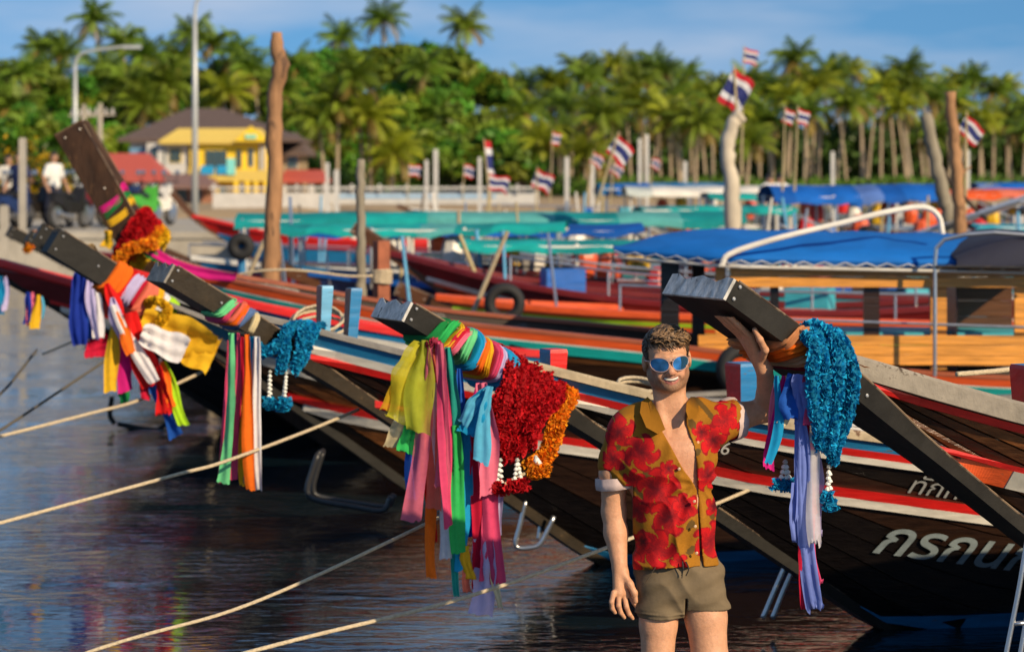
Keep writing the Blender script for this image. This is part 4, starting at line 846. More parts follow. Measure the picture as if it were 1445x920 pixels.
# neck with its two cords, head
b.cap(mp(949, 606, .02), hd(0, .018, -.06), .058, .051, .03); b.cap(mp(934, 606, -.035), hd(-.05, .0, -.055), .012, .012, .03).cap(mp(960, 604, -.035), hd(.05, .0, -.055), .012, .012, .03)
b.cap(mp(895, 596, .03), mp(930, 580, .02), .045, .03, .04).cap(mp(1000, 588, .03), mp(965, 576, .02), .045, .03, .04)
b.cap(mp(940, 612, -.055), mp(890, 603, -.03), .012, .012, .025).cap(mp(958, 611, -.055), mp(1000, 598, -.03), .012, .012, .025)
hr = np.array(HR); H_ = lambda x, y, z: hd(x, y, z * (.94 if z < 0 else 1))
b.ell(H_(0, .014, .034), (.078, .096, .078), .02, hr).ell(H_(0, -.026, -.040), (.065, .070, .074), .03, hr)
for sx in (-1, 1):
    b.cap(H_(sx * .052, .0, -.058), H_(sx * .018, -.068, -.092), .020, .018, .025); b.ell(H_(sx * .043, -.066, -.022), (.022, .020, .017), .02, hr)
    b.cap(H_(sx * .012, -.086, .017), H_(sx * .046, -.074, .016), .011, .010, .015); b.ell(H_(sx * .013, -.101, -.040), (.009, .010, .008), .008, hr)
    b.ell(H_(sx * .081, .012, -.010), (.009, .019, .031), .010, hr); b.ell(H_(sx * .036, -.079, -.052), (.014, .012, .018), .015, hr)
    b.ell(H_(sx * .03, -.089, -.002), (.016, .012, .010), .008, hr, sub=True)
b.cap(H_(0, -.090, .004), H_(0, -.113, -.033), .008, .0115, .012).ell(H_(0, -.113, -.038), (.011, .009, .009), .008, hr)
b.ell(H_(0, -.082, -.095), (.021, .016, .016), .02, hr)
b.chain([H_(-.028, -.082, -.054), H_(-.014, -.094, -.0585), H_(0, -.098, -.060), H_(.014, -.094, -.0585), H_(.028, -.082, -.054)], [.003, .0045, .005, .0045, .003], .006)
b.chain([H_(-.026, -.081, -.058), H_(-.012, -.091, -.0745), H_(0, -.094, -.0765), H_(.012, -.091, -.0745), H_(.026, -.081, -.058)], [.003, .0055, .006, .0055, .003], .006)
for i in range(8):
    u0, u1 = -.027 + .054 * i / 8, -.027 + .054 * (i + 1) / 8; f = lambda u: (u, -.103 + 14 * u * u, -.0665 + 9 * u * u); b.cap(H_(*f(u0)), H_(*f(u1)), .0062, .0062, .002, sub=True)
# hanging arm with hand
b.chain([mp(880, 612, .01), mp(866, 668, .02), mp(866, 722, .03), mp(869, 752, .01), mp(874, 796, -.03)], [.056, .050, .042, .041, .029], .02)
b.cap(mp(873, 806, -.035), mp(873, 836, -.05), .023, .021, .015).cap(mp(879, 808, -.03), mp(884, 836, -.03), .022, .020, .015)
for k, (p, q, r_, t, y) in enumerate((((866, 836), (863, 849), (864, 858), (868, 864), -.066), ((873, 840), (873, 854), (876, 864), (881, 871), -.056), ((881, 841), (884, 856), (888, 866), (893, 872), -.040), ((888, 838), (895, 850), (900, 858), (904, 864), -.022))):
    b.chain([mp(*p, y), mp(*q, y - .008), mp(*r_, y), mp(*t, y + .012)], [.0105, .0092, .0084, .007], .004)
b.chain([mp(880, 810, -.045), mp(889, 824, -.06), mp(895, 836, -.062), mp(897, 848, -.055)], [.015, .0125, .011, .009], .01)
# raised arm; palm and fingers lie against the underside of the prow
def bp(s, y, h): return A.world(A.bar_pt(s, y, h)) - MO
hh = -(A.th / 2)
wr = bp(.315, -.055, hh - .085); elb = mp(1082, 578, .13)
b.chain([mp(1004, 598, .02), mp(1042, 588, .09), elb], [.058, .050, .043], .02); mid = elb.lerp(wr, .35) + Vector((.008, 0, 0)); b.chain([elb, mid, wr], [.042, .041, .028], .02)
kn = [bp(.185 + .006 * abs(i - 1), -.105 + .026 * i, hh - .026) for i in range(4)]
for i in range(4): b.cap(wr, kn[i], .018, .013, .012)
b.cap(wr, bp(.22, -.065, hh - .034), .026, .02, .02)
tips = (.045, .02, .03, .06)
for i in range(4):
    y = -.118 + .028 * i; t = tips[i]; m0 = .185; b.chain([kn[i], bp(m0 - (m0 - t) * .42, y, hh - .020), bp(m0 - (m0 - t) * .75, y, hh - .013), bp(t, y + .002, hh - .009)], [.0115, .0105, .0095, .0078], .005)
b.chain([wr.lerp(kn[0], .25), bp(.245, -.135, hh - .045), bp(.20, -.158, hh - .03), bp(.165, -.165, hh - .014)], [.016, .013, .0115, .0095], .008)
hinv = np.array(HR.inverted())
def skin_col(P):
    base = np.tile(np.array([.53, .275, .16]), (len(P), 1)); h = (P - np.array(HC[:])) @ hinv.T; inh = (np.abs(h[:, 0]) < .1) & (h[:, 2] > -.13) & (h[:, 2] < .13) & (np.abs(h[:, 1]) < .14)
    x, y, z = h[:, 0], h[:, 1], h[:, 2]; jit = .8 + .4 * np.random.default_rng(3).random(len(P))
    jaw = sstep(-.046, -.062, z) * sstep(.035, -.01, y); side = sstep(.046, .056, np.abs(x)) * sstep(-.01, -.03, z) * sstep(.03, .0, y); mous = sstep(.03, .022, np.abs(x)) * sstep(-.045, -.049, z) * sstep(-.058, -.054, z) * (y < -.06)
    lipd = np.minimum(np.abs(z + .059 - 9 * x * x * .5), np.abs(z + .0755 - 16 * x * x)); lips = ((np.abs(x) < .026) & (y < -.075)) * sstep(.006, .003, lipd); inner = ((np.abs(x) < .023) & (y < -.07)) * sstep(.004, .002, np.abs(z + .0665 - 9 * x * x))
    beard = np.clip(np.maximum(np.maximum(jaw * .62, side * .55), mous * .6) * jit, 0, .85) * inh; beard = np.where(z < -.118, 0, beard); beard *= 1 - .75 * np.clip((y > -.04) * (z < -.105), 0, 1)
    base = base * (1 - beard[:, None]) + np.array([.105, .058, .034]) * beard[:, None]
    red = np.exp(-((np.abs(x) - .042) ** 2 + (z + .03) ** 2) / .0006) * inh * (y < -.03); nose = np.exp(-(x ** 2 + (z + .037) ** 2) / .0003) * inh * (y < -.08); base = base * (1 - .35 * (red + nose)[:, None]) + np.array([.50, .18, .12]) * (.35 * (red + nose))[:, None]
    base = np.where((lips * inh)[:, None] > .4, np.array([.38, .125, .10]), base); base = np.where((inner * inh)[:, None] > .4, np.array([.06, .012, .012]), base)
    ch = sstep(1.50, 1.42, P[:, 2]) * sstep(1.05, 1.2, P[:, 2]) * (np.abs(P[:, 0]) < .2); base = base * (1 - .22 * ch[:, None]) + np.array([.46, .19, .13]) * (.22 * ch)[:, None]
    return base * (.95 + .1 * np.random.default_rng(1).random((len(P), 1)))
body = b.build('body', m_skin, man, skin_col)
# teeth
t = MB(); rings = []
for i in range(11):
    u = -.025 + .050 * i / 10; rings.append([H_(u, -.1010 + 13 * u * u, -.0612 + 8 * u * u), H_(u, -.1015 + 13 * u * u, -.0690 + 9.5 * u * u), H_(u, -.088 + 13 * u * u, -.0690 + 9.5 * u * u), H_(u, -.088 + 13 * u * u, -.0612 + 8 * u * u)])
t.loft(rings).build('teeth', M('enamel', (.60, .55, .48), rough=.25, var=.05, bump=0), man)
# ---- hair
r_ = np.random.default_rng(12); V = []; F = []; Cc = []; nb = 0
EC = Vector((0, .014, .034))
def shell(q): return math.sqrt((q.x / .078) ** 2 + ((q.y - .014) / .096) ** 2 + ((q.z - .034) / .078) ** 2)
def lock(p, d, L, rad, col, lift, wave, n=10):
    """a wavy lock that keeps close to the scalp: lift = height over it along the lock"""
    global nb
    pts = [Vector(p)]; d = Vector(d).normalized(); ph = r_.random() * 6.28
    for i in range(n):
        q = pts[-1] + d * L / n; e = shell(q); want = 1.015 + lift * math.sin(math.pi * min(1, (i + 1) / n * .95)) ** .8; q = EC + (q - EC) * (want / e) if e < want or e > want + .05 else q
        d2 = (q - pts[-1]).normalized(); nrm = (q - EC).normalized(); sd = d2.cross(nrm); d = (d2 + sd * wave * math.sin(ph + i * 1.15) + Vector((0, 0, -.04))).normalized(); pts.append(q)
    for i, q in enumerate(pts):
        tt = (pts[min(i + 1, n)] - pts[max(i - 1, 0)]).normalized(); nr = (q - EC).normalized(); X = tt.cross(nr).normalized(); Yv = tt.cross(X); rr = rad * (.65 + .35 * math.sin(math.pi * min(1, i / n + .25))) * (1 if i < n - 1 else .35)
        for k in range(6): a = 6.283 * k / 6; V.append(tuple(hd(*(q + (X * math.cos(a) + Yv * math.sin(a) * .55) * rr)))); Cc.append(col * (.75 + .5 * i / n) * (1 if k % 3 else .8))
    for i in range(n):
        for k in range(6): F.append((nb + i * 6 + k, nb + i * 6 + (k + 1) % 6, nb + (i + 1) * 6 + (k + 1) % 6, nb + (i + 1) * 6 + k))
    F.append(tuple(nb + n * 6 + k for k in (0, 1, 2, 3))); nb += 6 * (n + 1)
DK, BL = np.array([.024, .014, .008]), np.array([.19, .112, .055])
for i in range(1500):
    while True:
        u = r_.normal(size=3); u /= np.linalg.norm(u)
        if u[2] > -.55 and not (u[1] < -.25 - .25 * (abs(u[0]) > .8) and u[2] < .36 + .1 * abs(u[0])) and not (abs(u[0]) > .5 and u[2] < -.30 and u[1] < .25) and not (u[1] < -.5 and u[2] < .3): break
    p = Vector((u[0] * .078, u[1] * .096 + .014, u[2] * .078 + .034)); top = max(0, u[2]); front = max(0, -u[1])
    d = Vector((.9, -.15 * front + .35 * r_.normal(), .1)) * top + Vector((.15 * r_.normal(), .55, -.75)) * (1 - top); bl = min(1, max(0, .10 + .5 * top * r_.random() + .5 * (r_.random() < .2)))
    lock(p, d, .024 + .055 * top * (.6 + .6 * r_.random()), .0024 + .0018 * top, DK * (1 - bl) + BL * bl, .02 + .22 * top * (.5 + .7 * front) * (.4 + .6 * r_.random()), .35 * top)
for i in range(210):   # front wave combed up and across from the parting
    a = -.058 + .108 * r_.random(); p = Vector((a, -.070 + 7 * a * a, .066 + .016 * r_.random() - 2.0 * a * a)); bl = r_.random()
    lock(p, (.8 + .3 * r_.normal(), .15 * r_.normal(), .45), .065 + .03 * r_.random(), .0034, DK * (1 - bl) + BL * 1.25 * bl, .26 + .16 * r_.random(), .5)
for i in range(70):   # curl hanging at the temple side of the brow
    a = .018 + .032 * r_.random(); p = Vector((a, -.072 + 7 * a * a, .070 - 2.0 * a * a)); bl = .4 + .6 * r_.random()
    lock(p, (.5, -.7, .25), .05, .0030, DK * (1 - bl) + BL * 1.3 * bl, .26, .8)
F = [f if len(f) == 4 else f for f in F]
hair = link('hair', np_mesh('hair', np.array(V), F, M('hair', (1, 1, 1), rough=.45, var=.15, scale=80, bump=0, attr=True, spec=.4), smooth=True, col=np.array(Cc)), man)
# ---- sunglasses
sg = thing('sunglasses', 'aviator sunglasses with clear frame and blue mirrored lenses worn by the man', 'sunglasses', MO)
m_lens = M('mirror_lens', (.10, .34, .62), rough=.06, metal=.85, var=.1, scale=8, bump=0); m_frame = M('clear_frame', (.42, .28, .25), rough=.2, var=.05, bump=0)
for sx in (-1, 1):
    out = []
    for k in range(22):
        a = 6.283 * k / 22; c, s_ = math.cos(a), math.sin(a); u = .0315 * (abs(c) ** .8) * (1 if c > 0 else -1); v_ = .0265 * s_ * (1.1 if s_ < 0 else .86) ; u += .004 * (-s_) * -1 * .6; out.append((sx * (.0375 + u * 1.0), v_ - .004))
    yy = lambda x: -.113 + 9.5 * x * x
    ring = [H_(x, yy(x), z) for x, z in out]; back = [H_(x, yy(x) + .003, z) for x, z in out]; cen = [H_(sx * .0375, yy(.0375) - .003, -.003)]
    m = MB(); n_ = len(ring); m.add(ring + cen, [(k, (k + 1) % n_, n_) for k in range(n_)]); m.add(ring + back, [(k, (k + 1) % n_, n_ + (k + 1) % n_, n_ + k) for k in range(n_)] + [tuple(range(n_, 2 * n_))]); m.build('lens', m_lens, sg, True)
    m = MB(); m.tube(ring + [ring[0]], .0017, 6, False); m.build('rim', m_frame, sg, True)
    MB().tube([H_(sx * .067, -.072, .006), H_(sx * .078, -.05, .006), H_(sx * .0835, .01, .004)], .0018, 6).build('temple', m_frame, sg)
MB().tube([H_(-.010, -.113, .006), H_(0, -.116, .008), H_(.010, -.113, .006)], .002, 6).build('bridge', m_frame, sg)
MB().tube([H_(-.014, -.112, .013), H_(0, -.114, .0145), H_(.014, -.112, .013)], .0016, 6).build('top_bar', m_frame, sg)
# ---- shirt
g = SDF(np.arange(-.30, .36, .0036), np.arange(-.19, .24, .004), np.arange(.92, 1.62, .0036))
g.ell(mp(941, 655, .005), (.184, .140, .19), .05).ell(mp(950, 740, .005), (.160, .130, .19), .06).ell(mp(951, 800, .005), (.166, .138, .12), .06)
g.cap(mp(883, 610, .012), mp(1002, 602, .02), .069, .069, .05).cap(mp(905, 595, .03), mp(985, 588, .03), .06, .06, .05)
g.cap(mp(920, 590, .03), mp(972, 585, .03), .055, .055, .03)
g.chain([mp(884, 612, .01), mp(873, 650, .018), mp(871, 700, .02)], [.070, .066, .062], .03); g.chain([mp(1004, 600, .02), mp(1030, 592, .065), mp(1052, 584, .105)], [.074, .070, .066], .03)
X, Y, Z = g.grid(); fold = .010 * np.abs(np.sin(19 * X + 26 * Z + 1.5 * np.sin(14 * Z) + .8 * np.sin(31 * X))) ** .7 * sstep(1.42, 1.2, Z) + .004 * np.sin(70 * X - 30 * Z + 2 * np.sin(20 * X)) + .0035 * np.sin(26 * Z + 60 * Y) + .005 * np.sin(17 * X + 9) * sstep(1.25, .98, Z)
bz_ = mp(984, 680); rr2 = np.sqrt((X - bz_.x) ** 2 + (Z - bz_.z) ** 2); fold = fold + .006 * np.sin(11 * np.arctan2(Z - bz_.z, X - bz_.x) + 2 * np.sin(9 * X)) * np.exp(-rr2 / .16) * sstep(.02, .08, rr2) * (Y < .05) + .004 * np.abs(np.sin(30 * X + 12 * Z)) * sstep(1.18, 1.0, Z)
g.F = (g.F + fold).astype(np.float32)
cut = lambda a, n: ((X - a[0]) * n[0] + (Y - a[1]) * n[1] + (Z - a[2]) * n[2])   # >0 is cut away
hem = mp(950, 796); g.F = np.maximum(g.F, np.where(np.abs(X - .0) < 9, (hem.z + .045 * X + .008 * np.cos(14 * X)) - Z, -1))
# sleeves end
s1 = mp(868, 684, .02); in1 = X < mp(893, 0).x - 0.0; g.F = np.where(in1 & (np.abs(Y) < .3), np.maximum(g.F, (s1.z + .12 * (X - s1.x)) - Z), g.F)
s2, s2n = mp(1034, 591, .075), (mp(1052, 584, .105) - mp(1004, 600, .02)).normalized(); in2 = X > mp(1014, 0).x; g.F = np.where(in2, np.maximum(g.F, cut(s2, s2n)), g.F)
# open front
def zpx(py): return mp(900, py).z
zl = [zpx(y) for y in (800, 760, 720, 690, 676, 658, 627, 593, 572, 540)]
xl = pchip(zl, [mp(x, 0).x for x in (986, 984, 982, 981, 975, 962, 945, 927, 921, 916)]); xr = pchip(zl, [mp(x, 0).x for x in (991, 987, 984, 983, 982, 981, 977, 967, 969, 975)])
XL = np.array([xl(z) for z in g.zs]); XR = np.array([xr(z) for z in g.zs]); dv = np.maximum(np.maximum(XL[None, None] - X, X - XR[None, None]), Y - .02); g.F = np.maximum(g.F, -dv)
# neck hole
nk = SDF(g.xs, g.ys, g.zs); nk.cap(mp(948, 620, .01), mp(945, 540, .01), .066, .075, .02); g.F = np.maximum(g.F, -nk.F).astype(np.float32)
FL = [(872, 606, 19, .3), (903, 634, 20, 1.0), (893, 672, 12, .6), (864, 645, 15, 1.9), (926, 684, 24, .2), (942, 722, 22, 1.2), (964, 708, 15, .8), (922, 768, 23, 2.2), (997, 668, 17, .4), (1004, 618, 17, 1.5), (1024, 590, 17, .9), (1000, 758, 20, 1.1), (1008, 712, 12, .2), (896, 716, 15, 1.7), (988, 606, 11, .7), (905, 760, 10, .4), (955, 785, 10, 2.0), (940, 655, 10, 1.4), (888, 790, 14, .9)]
def shirt_col(P):
    px = 722.5 + (P[:, 0] + MO.x) * FPX / MY; py = HOR + (CAMZ - P[:, 2] - MO.z) * FPX / MY; yf = P[:, 1]; px = px + np.where(yf > .02, 37 + 330 * yf, 0) * 1.0; py = py + np.where(yf > .02, 23, 0); px = 850 + (px - 850) % 190
    base = np.array([.28, .115, .007]); rr_ = np.random.default_rng(4); col = np.tile(base, (len(P), 1)) * (.92 + .16 * rr_.random((len(P), 1)))
    lv = np.sin(px * .11 + 2 * np.sin(py * .05)) * np.sin(py * .09 + 1.5 * np.sin(px * .06)); col = np.where(((lv > .80))[:, None], np.array([.10, .055, .012]), col)
    for cx, cy, R0, ph in FL:
        dx, dy = px - cx, py - cy; rad = np.hypot(dx, dy); an = np.arctan2(dy, dx) + ph + .25 * np.sin(rad * .3); pet = np.abs(np.cos(2.5 * an)) ** .55; edge = R0 * 1.22 * (.46 + .66 * pet) ; m = rad < edge
        vein = (np.abs(np.sin(12 * an)) < .22) & (rad < R0 * .8); sh = np.clip(rad / edge, 0, 1); red = np.array([.46, .006, .009]); dark = np.array([.075, .003, .008]); f = np.clip(.05 + 1.15 * sh + .3 * np.sin(px * .13 + cx) * np.sin(py * .11 + cy), 0, 1); f = np.where(sh > .88, .45, f); f = np.where(vein, f * .45, f); c = dark + (red - dark) * f[:, None]; col = np.where(m[:, None], c, col)
    return col
shirt = g.build('shirt', m_print, man, shirt_col)
def cuff(c, n, r, w, name='cuff'):
    n = Vector(n).normalized(); x = n.cross(Vector((0, 1, .1))).normalized(); y = n.cross(x); rings = []
    for h, rr in ((-w, r), (-w * .5, r + .003), (0, r + .002), (.002, r - .006), (-w, r - .008)): rings.append([c + n * h + (x * math.cos(6.283 * k / 28) + y * math.sin(6.283 * k / 28)) * (rr + .0025 * math.sin(k * 1.9)) for k in range(28)])
    MB().loft(rings, caps=False).build(name, M('cuff_pale', (.52, .40, .38), rough=.85, var=.12, scale=30), man, True)
cuff(mp(871, 688, .02), (.12, 0, -1), .073, .042); cuff(s2 + s2n * .012, s2n, .077, .042)
def flap(pts, th=.006, mat=None, name='collar', col=True):
    """collar leaf from its outline; slightly domed"""
    m = MB(); c = sum(pts, Vector()) / len(pts) + Vector((0, -.010, 0)); n_ = len(pts); dn = Vector((0, th, 0)); m.add(list(pts) + [c], [(k, (k + 1) % n_, n_) for k in range(n_)]); m.add([p + dn for p in pts] + list(pts), [(n_ + k, n_ + (k + 1) % n_, (k + 1) % n_, k) for k in range(n_)])
    me = m.mesh(name, m_print, True); P_ = np.array(m.v); at = me.color_attributes.new('Col', 'FLOAT_COLOR', 'POINT'); c4 = np.ones((len(P_), 4), np.float32); c4[:, :3] = shirt_col(P_); at.data.foreach_set('color', c4.ravel()); link(name, me, man)
flap([mp(914, 560, -.005), mp(921, 567, -.055), mp(930, 583, -.10), mp(939, 606, -.128), mp(928, 612, -.132), mp(912, 603, -.118), mp(903, 582, -.07), mp(905, 567, -.02)])
flap([mp(975, 560, -.0), mp(969, 568, -.05), mp(968, 580, -.098), mp(972, 592, -.122), mp(980, 590, -.120), mp(986, 580, -.10), mp(985, 568, -.06), mp(981, 560, -.02)])
for py in (655, 700, 735, 772):
    MB().lathe(Vector((xl(zpx(py)) - .014, -.134 + .004 * (py > 700), zpx(py))), [(.0055, -.002), (.0055, .002), (.003, .003)], 10, 'Y').build('button', M('shell_button', (.5, .33, .2), rough=.3, bump=0), man)
# ---- shorts
g = SDF(np.arange(-.26, .28, .004), np.arange(-.19, .19, .0045), np.arange(.66, 1.06, .004))
g.ell(mp(957, 805, .0), (.148, .108, .11), .03).ell(mp(960, 832, .0), (.148, .110, .085), .04)
g.chain([mp(932, 815), mp(935, 880, -.012)], [.092, .092], .03); g.chain([mp(986, 815), mp(997, 875, -.012)], [.096, .092], .03)
X, Y, Z = g.grid(); g.F = (g.F + .006 * np.abs(np.sin(25 * X + 30 * Z + np.sin(30 * X))) + .003 * np.sin(90 * Z - 40 * X) + .005 * np.sin(30 * Z + 45 * Y) - .004 * (np.abs(Z - mp(932, 862).z) < .004)).astype(np.float32)
lz = np.where(X < mp(966, 0).x, mp(932, 868).z + .02 * X, mp(998, 856).z); g.F = np.maximum(g.F, lz - Z)
g.F = np.maximum(g.F, -np.maximum(np.abs(X - mp(966, 0).x) - .004, np.maximum(Z - mp(966, 838).z, -1))).astype(np.float32)
g.build('shorts', m_khaki, man)
for dx in (0, 5): MB().tube(spline([mp(963 + dx, 792, -.128), mp(964 + dx * 1.6, 802, -.135), mp(962 + dx * 1.2, 812, -.128)], 6), .0022, 5).build('drawstring', M('cord_black', (.012, .012, .012), bump=0), man)
MB().tube([mp(925, 800, -.112), mp(908, 826, -.092)], .0016, 5).build('pocket_seam', M('seam', (.07, .05, .03), bump=0), man)
# ---------------------------------------------------------------- ribbons, garlands, ropes
CL = {'yellow': (.72, .42, .02), 'lemon': (.66, .60, .04), 'ygreen': (.46, .52, .05), 'green': (.03, .42, .10), 'mint': (.15, .60, .26), 'teal': (.02, .30, .24), 'blue': (.015, .09, .42), 'royal': (.012, .035, .30), 'sky': (.09, .40, .62), 'azure': (.01, .28, .55), 'denim': (.10, .17, .36), 'peri': (.16, .22, .58), 'lilac': (.50, .44, .70), 'white': (.72, .70, .72), 'cream': (.66, .56, .34),
      'pink': (.72, .16, .26), 'rose': (.62, .06, .16), 'magenta': (.58, .015, .20), 'crimson': (.50, .01, .04), 'red': (.62, .012, .012), 'maroon': (.16, .008, .03), 'orange': (.80, .15, .012), 'salmon': (.74, .17, .11), 'lime': (.38, .66, .02), 'purple': (.20, .05, .30), 'peach': (.70, .30, .13), 'dgreen': (.01, .20, .05)}
def clm(c, sheer=None): return cloth(c + ('_sheer' if sheer else ''), CL[c], sheer or .22)
rs = random.Random(11)
def ribbon(root, a, b, w, c, name='ribbon', sheer=None, gather=.4, sway=.02, n=22, m=9, fringe=0, twist=.5, bow=None):
    """hanging strip of cloth from a to b (world), gathered at the top, pleated lengthwise"""
    a, b = Vector(a), Vector(b); L = (b - a).length; dr = (b - a).normalized(); ph, ph2, yaw = rs.uniform(0, 6), rs.uniform(0, 6), rs.uniform(-twist, twist); vs = []; fs = []; pl = rs.uniform(1.0, 2.2)
    for i in range(n + 1):
        t = i / n; c_ = a.lerp(b, t) + Vector((math.sin(t * 3.4 + ph) * sway * t, math.sin(t * 2.7 + ph2) * sway * t, 0))
        if bow: c_ += Vector(bow) * math.sin(math.pi * t)
        ww = w * (gather + (1 - gather) * min(1, t * 2.6) ** .7); an = yaw + .45 * math.sin(t * 3.3 + ph); ww *= 1 + .10 * math.sin(t * 9 + ph2); px_ = Vector((-dr.z, 0, dr.x)).normalized(); pn = dr.cross(px_).normalized(); ux = px_ * math.cos(an) + pn * math.sin(an); uy = dr.cross(ux).normalized()
        amp = w * (.17 - .10 * t)
        for k in range(m):
            u = k / (m - 1) - .5; dz = 0
            if i == n: dz = (-.25 * w * u * math.sin(ph * 3) + rs.uniform(0, fringe or .012))
            vs.append(c_ + ux * (ww * u) + uy * (amp * (math.asin(.97 * math.sin(u * 6.283 * pl + ph + .8 * math.sin(t * 4))) / 1.4 + .25 * math.sin(t * 23 + u * 5 + ph2))) + Vector((0, 0, dz)))
    for i in range(n):
        for k in range(m - 1): fs.append((i * m + k, i * m + k + 1, (i + 1) * m + k + 1, (i + 1) * m + k))
    o = link(name, np_mesh(name, [tuple(v - root.location) for v in vs], fs, clm(c, sheer), smooth=True), root); return o
def wrap(root, bt, s0, s1, c, o=.02, slant=.0, n=12, name='wrap', sheer=None):
    m = MB(); rings = []; sd = rs.uniform(0, 9)
    for i in range(n + 1):
        t = i / n; ring = []
        for k in range(26):
            a = 6.283 * k / 26; x = s0 + (s1 - s0) * t + slant * math.sin(a + .4) + .010 * math.sin(2 * a + sd); bul = o * (.70 + .3 * math.sin(math.pi * t) ** .6) + .0075 * math.sin(17 * t + 3 * math.sin(a + sd) + sd) * (.4 + .6 * math.sin(a * 1.5 + sd) ** 2) + .006 * math.sin(2 * a + sd * 3); cy, cz = math.cos(a), math.sin(a)
            ring.append(bt.world(bt.bar_pt(x, math.copysign(abs(cy) ** .5, cy) * (bt.w(x) / 2 + bul), math.copysign(abs(cz) ** .5, cz) * (bt.th * bt.tf(x) / 2 + bul))) - root.location)
        rings.append(ring)
    return m.loft(rings).build(name, clm(c, sheer), root, True)
def fluff(root, pts, r, cols, name='flower_strand', dens=1500, size=None, seed=1, root_loc=None):
    """strand of ruffled petals along a path, one mesh"""
    g_ = np.random.default_rng(seed); P = spline(pts, 40); L = sum((P[i + 1] - P[i]).length for i in range(40)); N = int(L * dens); size = size or r * .62
    t = g_.random(N) * 39.99; i0 = t.astype(int); f = (t - i0)[:, None]; A_ = np.array([p[:] for p in P]); c = A_[i0] * (1 - f) + A_[i0 + 1] * f; tg = A_[np.minimum(i0 + 1, 40)] - A_[i0]; tg /= np.linalg.norm(tg, axis=1)[:, None] + 1e-9
    d = g_.normal(size=(N, 3)); d -= (d * tg).sum(1)[:, None] * tg; d /= np.linalg.norm(d, axis=1)[:, None]; bead = 1 + .12 * np.sin(t * L / r * .14 * 6.283 / 4); d2 = d + tg * g_.normal(size=(N, 1)) * .45; d2 /= np.linalg.norm(d2, axis=1)[:, None]
    sdv = np.cross(d2, g_.normal(size=(N, 3))); sdv /= np.linalg.norm(sdv, axis=1)[:, None]; rad = (r * (.5 + .5 * g_.random(N) ** .5) * bead)[:, None]; s_ = (size * (.6 + .7 * g_.random(N)))[:, None]; up = np.cross(sdv, d2)
    b0 = c + d2 * (rad - s_ * .75); tip = c + d2 * rad; cv = up * s_ * .22
    v = np.stack([b0 - sdv * s_ * .22, b0 + sdv * s_ * .22, tip + sdv * s_ * .5 + cv, tip - sdv * s_ * .5 + cv], 1).reshape(-1, 3) - np.array(root.location[:]); fcs = np.arange(4 * N).reshape(N, 4)
    pc = np.array(cols)[g_.integers(0, len(cols), N)] * (.6 + .7 * g_.random((N, 1))); pc = np.repeat(pc, 4, axis=0)
    core = MB(); core.tube([p - root.location for p in P], r * .62, 8); nv = len(v); cvv = np.array([q for q in core.v]); q4 = np.array([f_ for f_ in core.f if len(f_) == 4]) + nv
    v = np.concatenate([v, cvv]); fcs = np.concatenate([fcs, q4]); pc = np.concatenate([pc, np.tile(np.array(cols[0]) * .55, (len(cvv), 1))])
    return link(name, np_mesh(name, v, fcs, M('petal', (1, 1, 1), rough=.75, var=.1, scale=40, bump=0, attr=True, trans=.25, spec=.2), col=pc), root)
RED, ORG, BLU, YEL = [(.52, .004, .010), (.66, .012, .02), (.40, .004, .012)], [(.85, .26, .008), (.90, .36, .012), (.80, .18, .006)], [(.008, .30, .56), (.012, .40, .68), (.005, .20, .44)], [(.78, .46, .01), (.85, .55, .02)]
def tassel(root, a, L, cols, n=3, spread=.03, pom=.03, seed=1):
    g_ = random.Random(seed); a = Vector(a)
    for k in range(n):
        off = Vector((g_.uniform(-spread, spread), g_.uniform(-spread, spread), g_.uniform(-.02, .02))); m = MB(); nbd = max(4, int(L / .02))
        for j in range(nbd): m.lathe(a + off * (j / nbd) - Vector((0, 0, j * L / nbd)) - root.location, [(.003, 0), (.0085, -.006), (.0105, -.012), (.004, -.017)], 7)
        m.build('bead_string', M('jasmine_white', (.72, .72, .66), rough=.6, var=.1, bump=0), root); e = a + off - Vector((0, 0, L + pom * .6)); fluff(root, [e + Vector((-pom * .8, 0, 0)), e + Vector((0, 0, -.004)), e + Vector((pom * .8, 0, 0))], pom, cols, 'pom_flower', 2600, pom * .6, seed + k)
def bundle(name, label, cat, bt, s, group=None):
    p = bt.world(bt.bar_pt(s, 0, 0)); return thing(name, label, cat, p, 0, group)
def hang(root, rows, Y):
    for a in rows:
        x0, y0, x1, y1, w, c = a[:6]; kw = a[6] if len(a) > 6 else {}; dy = kw.pop('dy', 0); k = Y / FPX
        ribbon(root, W(x0, y0, Y + dy), W(x1, y1, Y + dy + rs.uniform(-.02, .02)), w * k * 1.15, c, **kw)
# --- boat B
rb = bundle('ribbon_bundle', 'thick sheaf of pink, green, yellow and blue ribbons knotted round the middle prow', 'ribbons', B, .2, 'ribbons tied to prows')
for s0, s1, c, o, sl in (((.15 + (q[0] - .155) * .74), (.15 + (q[1] - .155) * .74), *q[2:]) for q in ((.155, .215, 'dgreen', .028, .03), (.20, .245, 'green', .034, .03), (.238, .272, 'yellow', .036, .03), (.262, .305, 'crimson', .038, .03), (.298, .335, 'pink', .034, .03), (.325, .375, 'mint', .036, .0), (.37, .42, 'azure', .04, -.01), (.415, .46, 'orange', .036, -.02), (.455, .492, 'yellow', .034, -.02), (.487, .525, 'rose', .038, -.02), (.52, .555, 'lilac', .036, -.02), (.55, .63, 'azure', .046, -.04))):
    wrap(rb, B, s0, s1, c, o, sl)
YB = 10.32
fluff(rb, [W(600, 488, YB), W(612, 482, YB - .03), W(622, 486, YB)], .02, [(.5, .04, .1)], 'knot', 900, .02, 5)
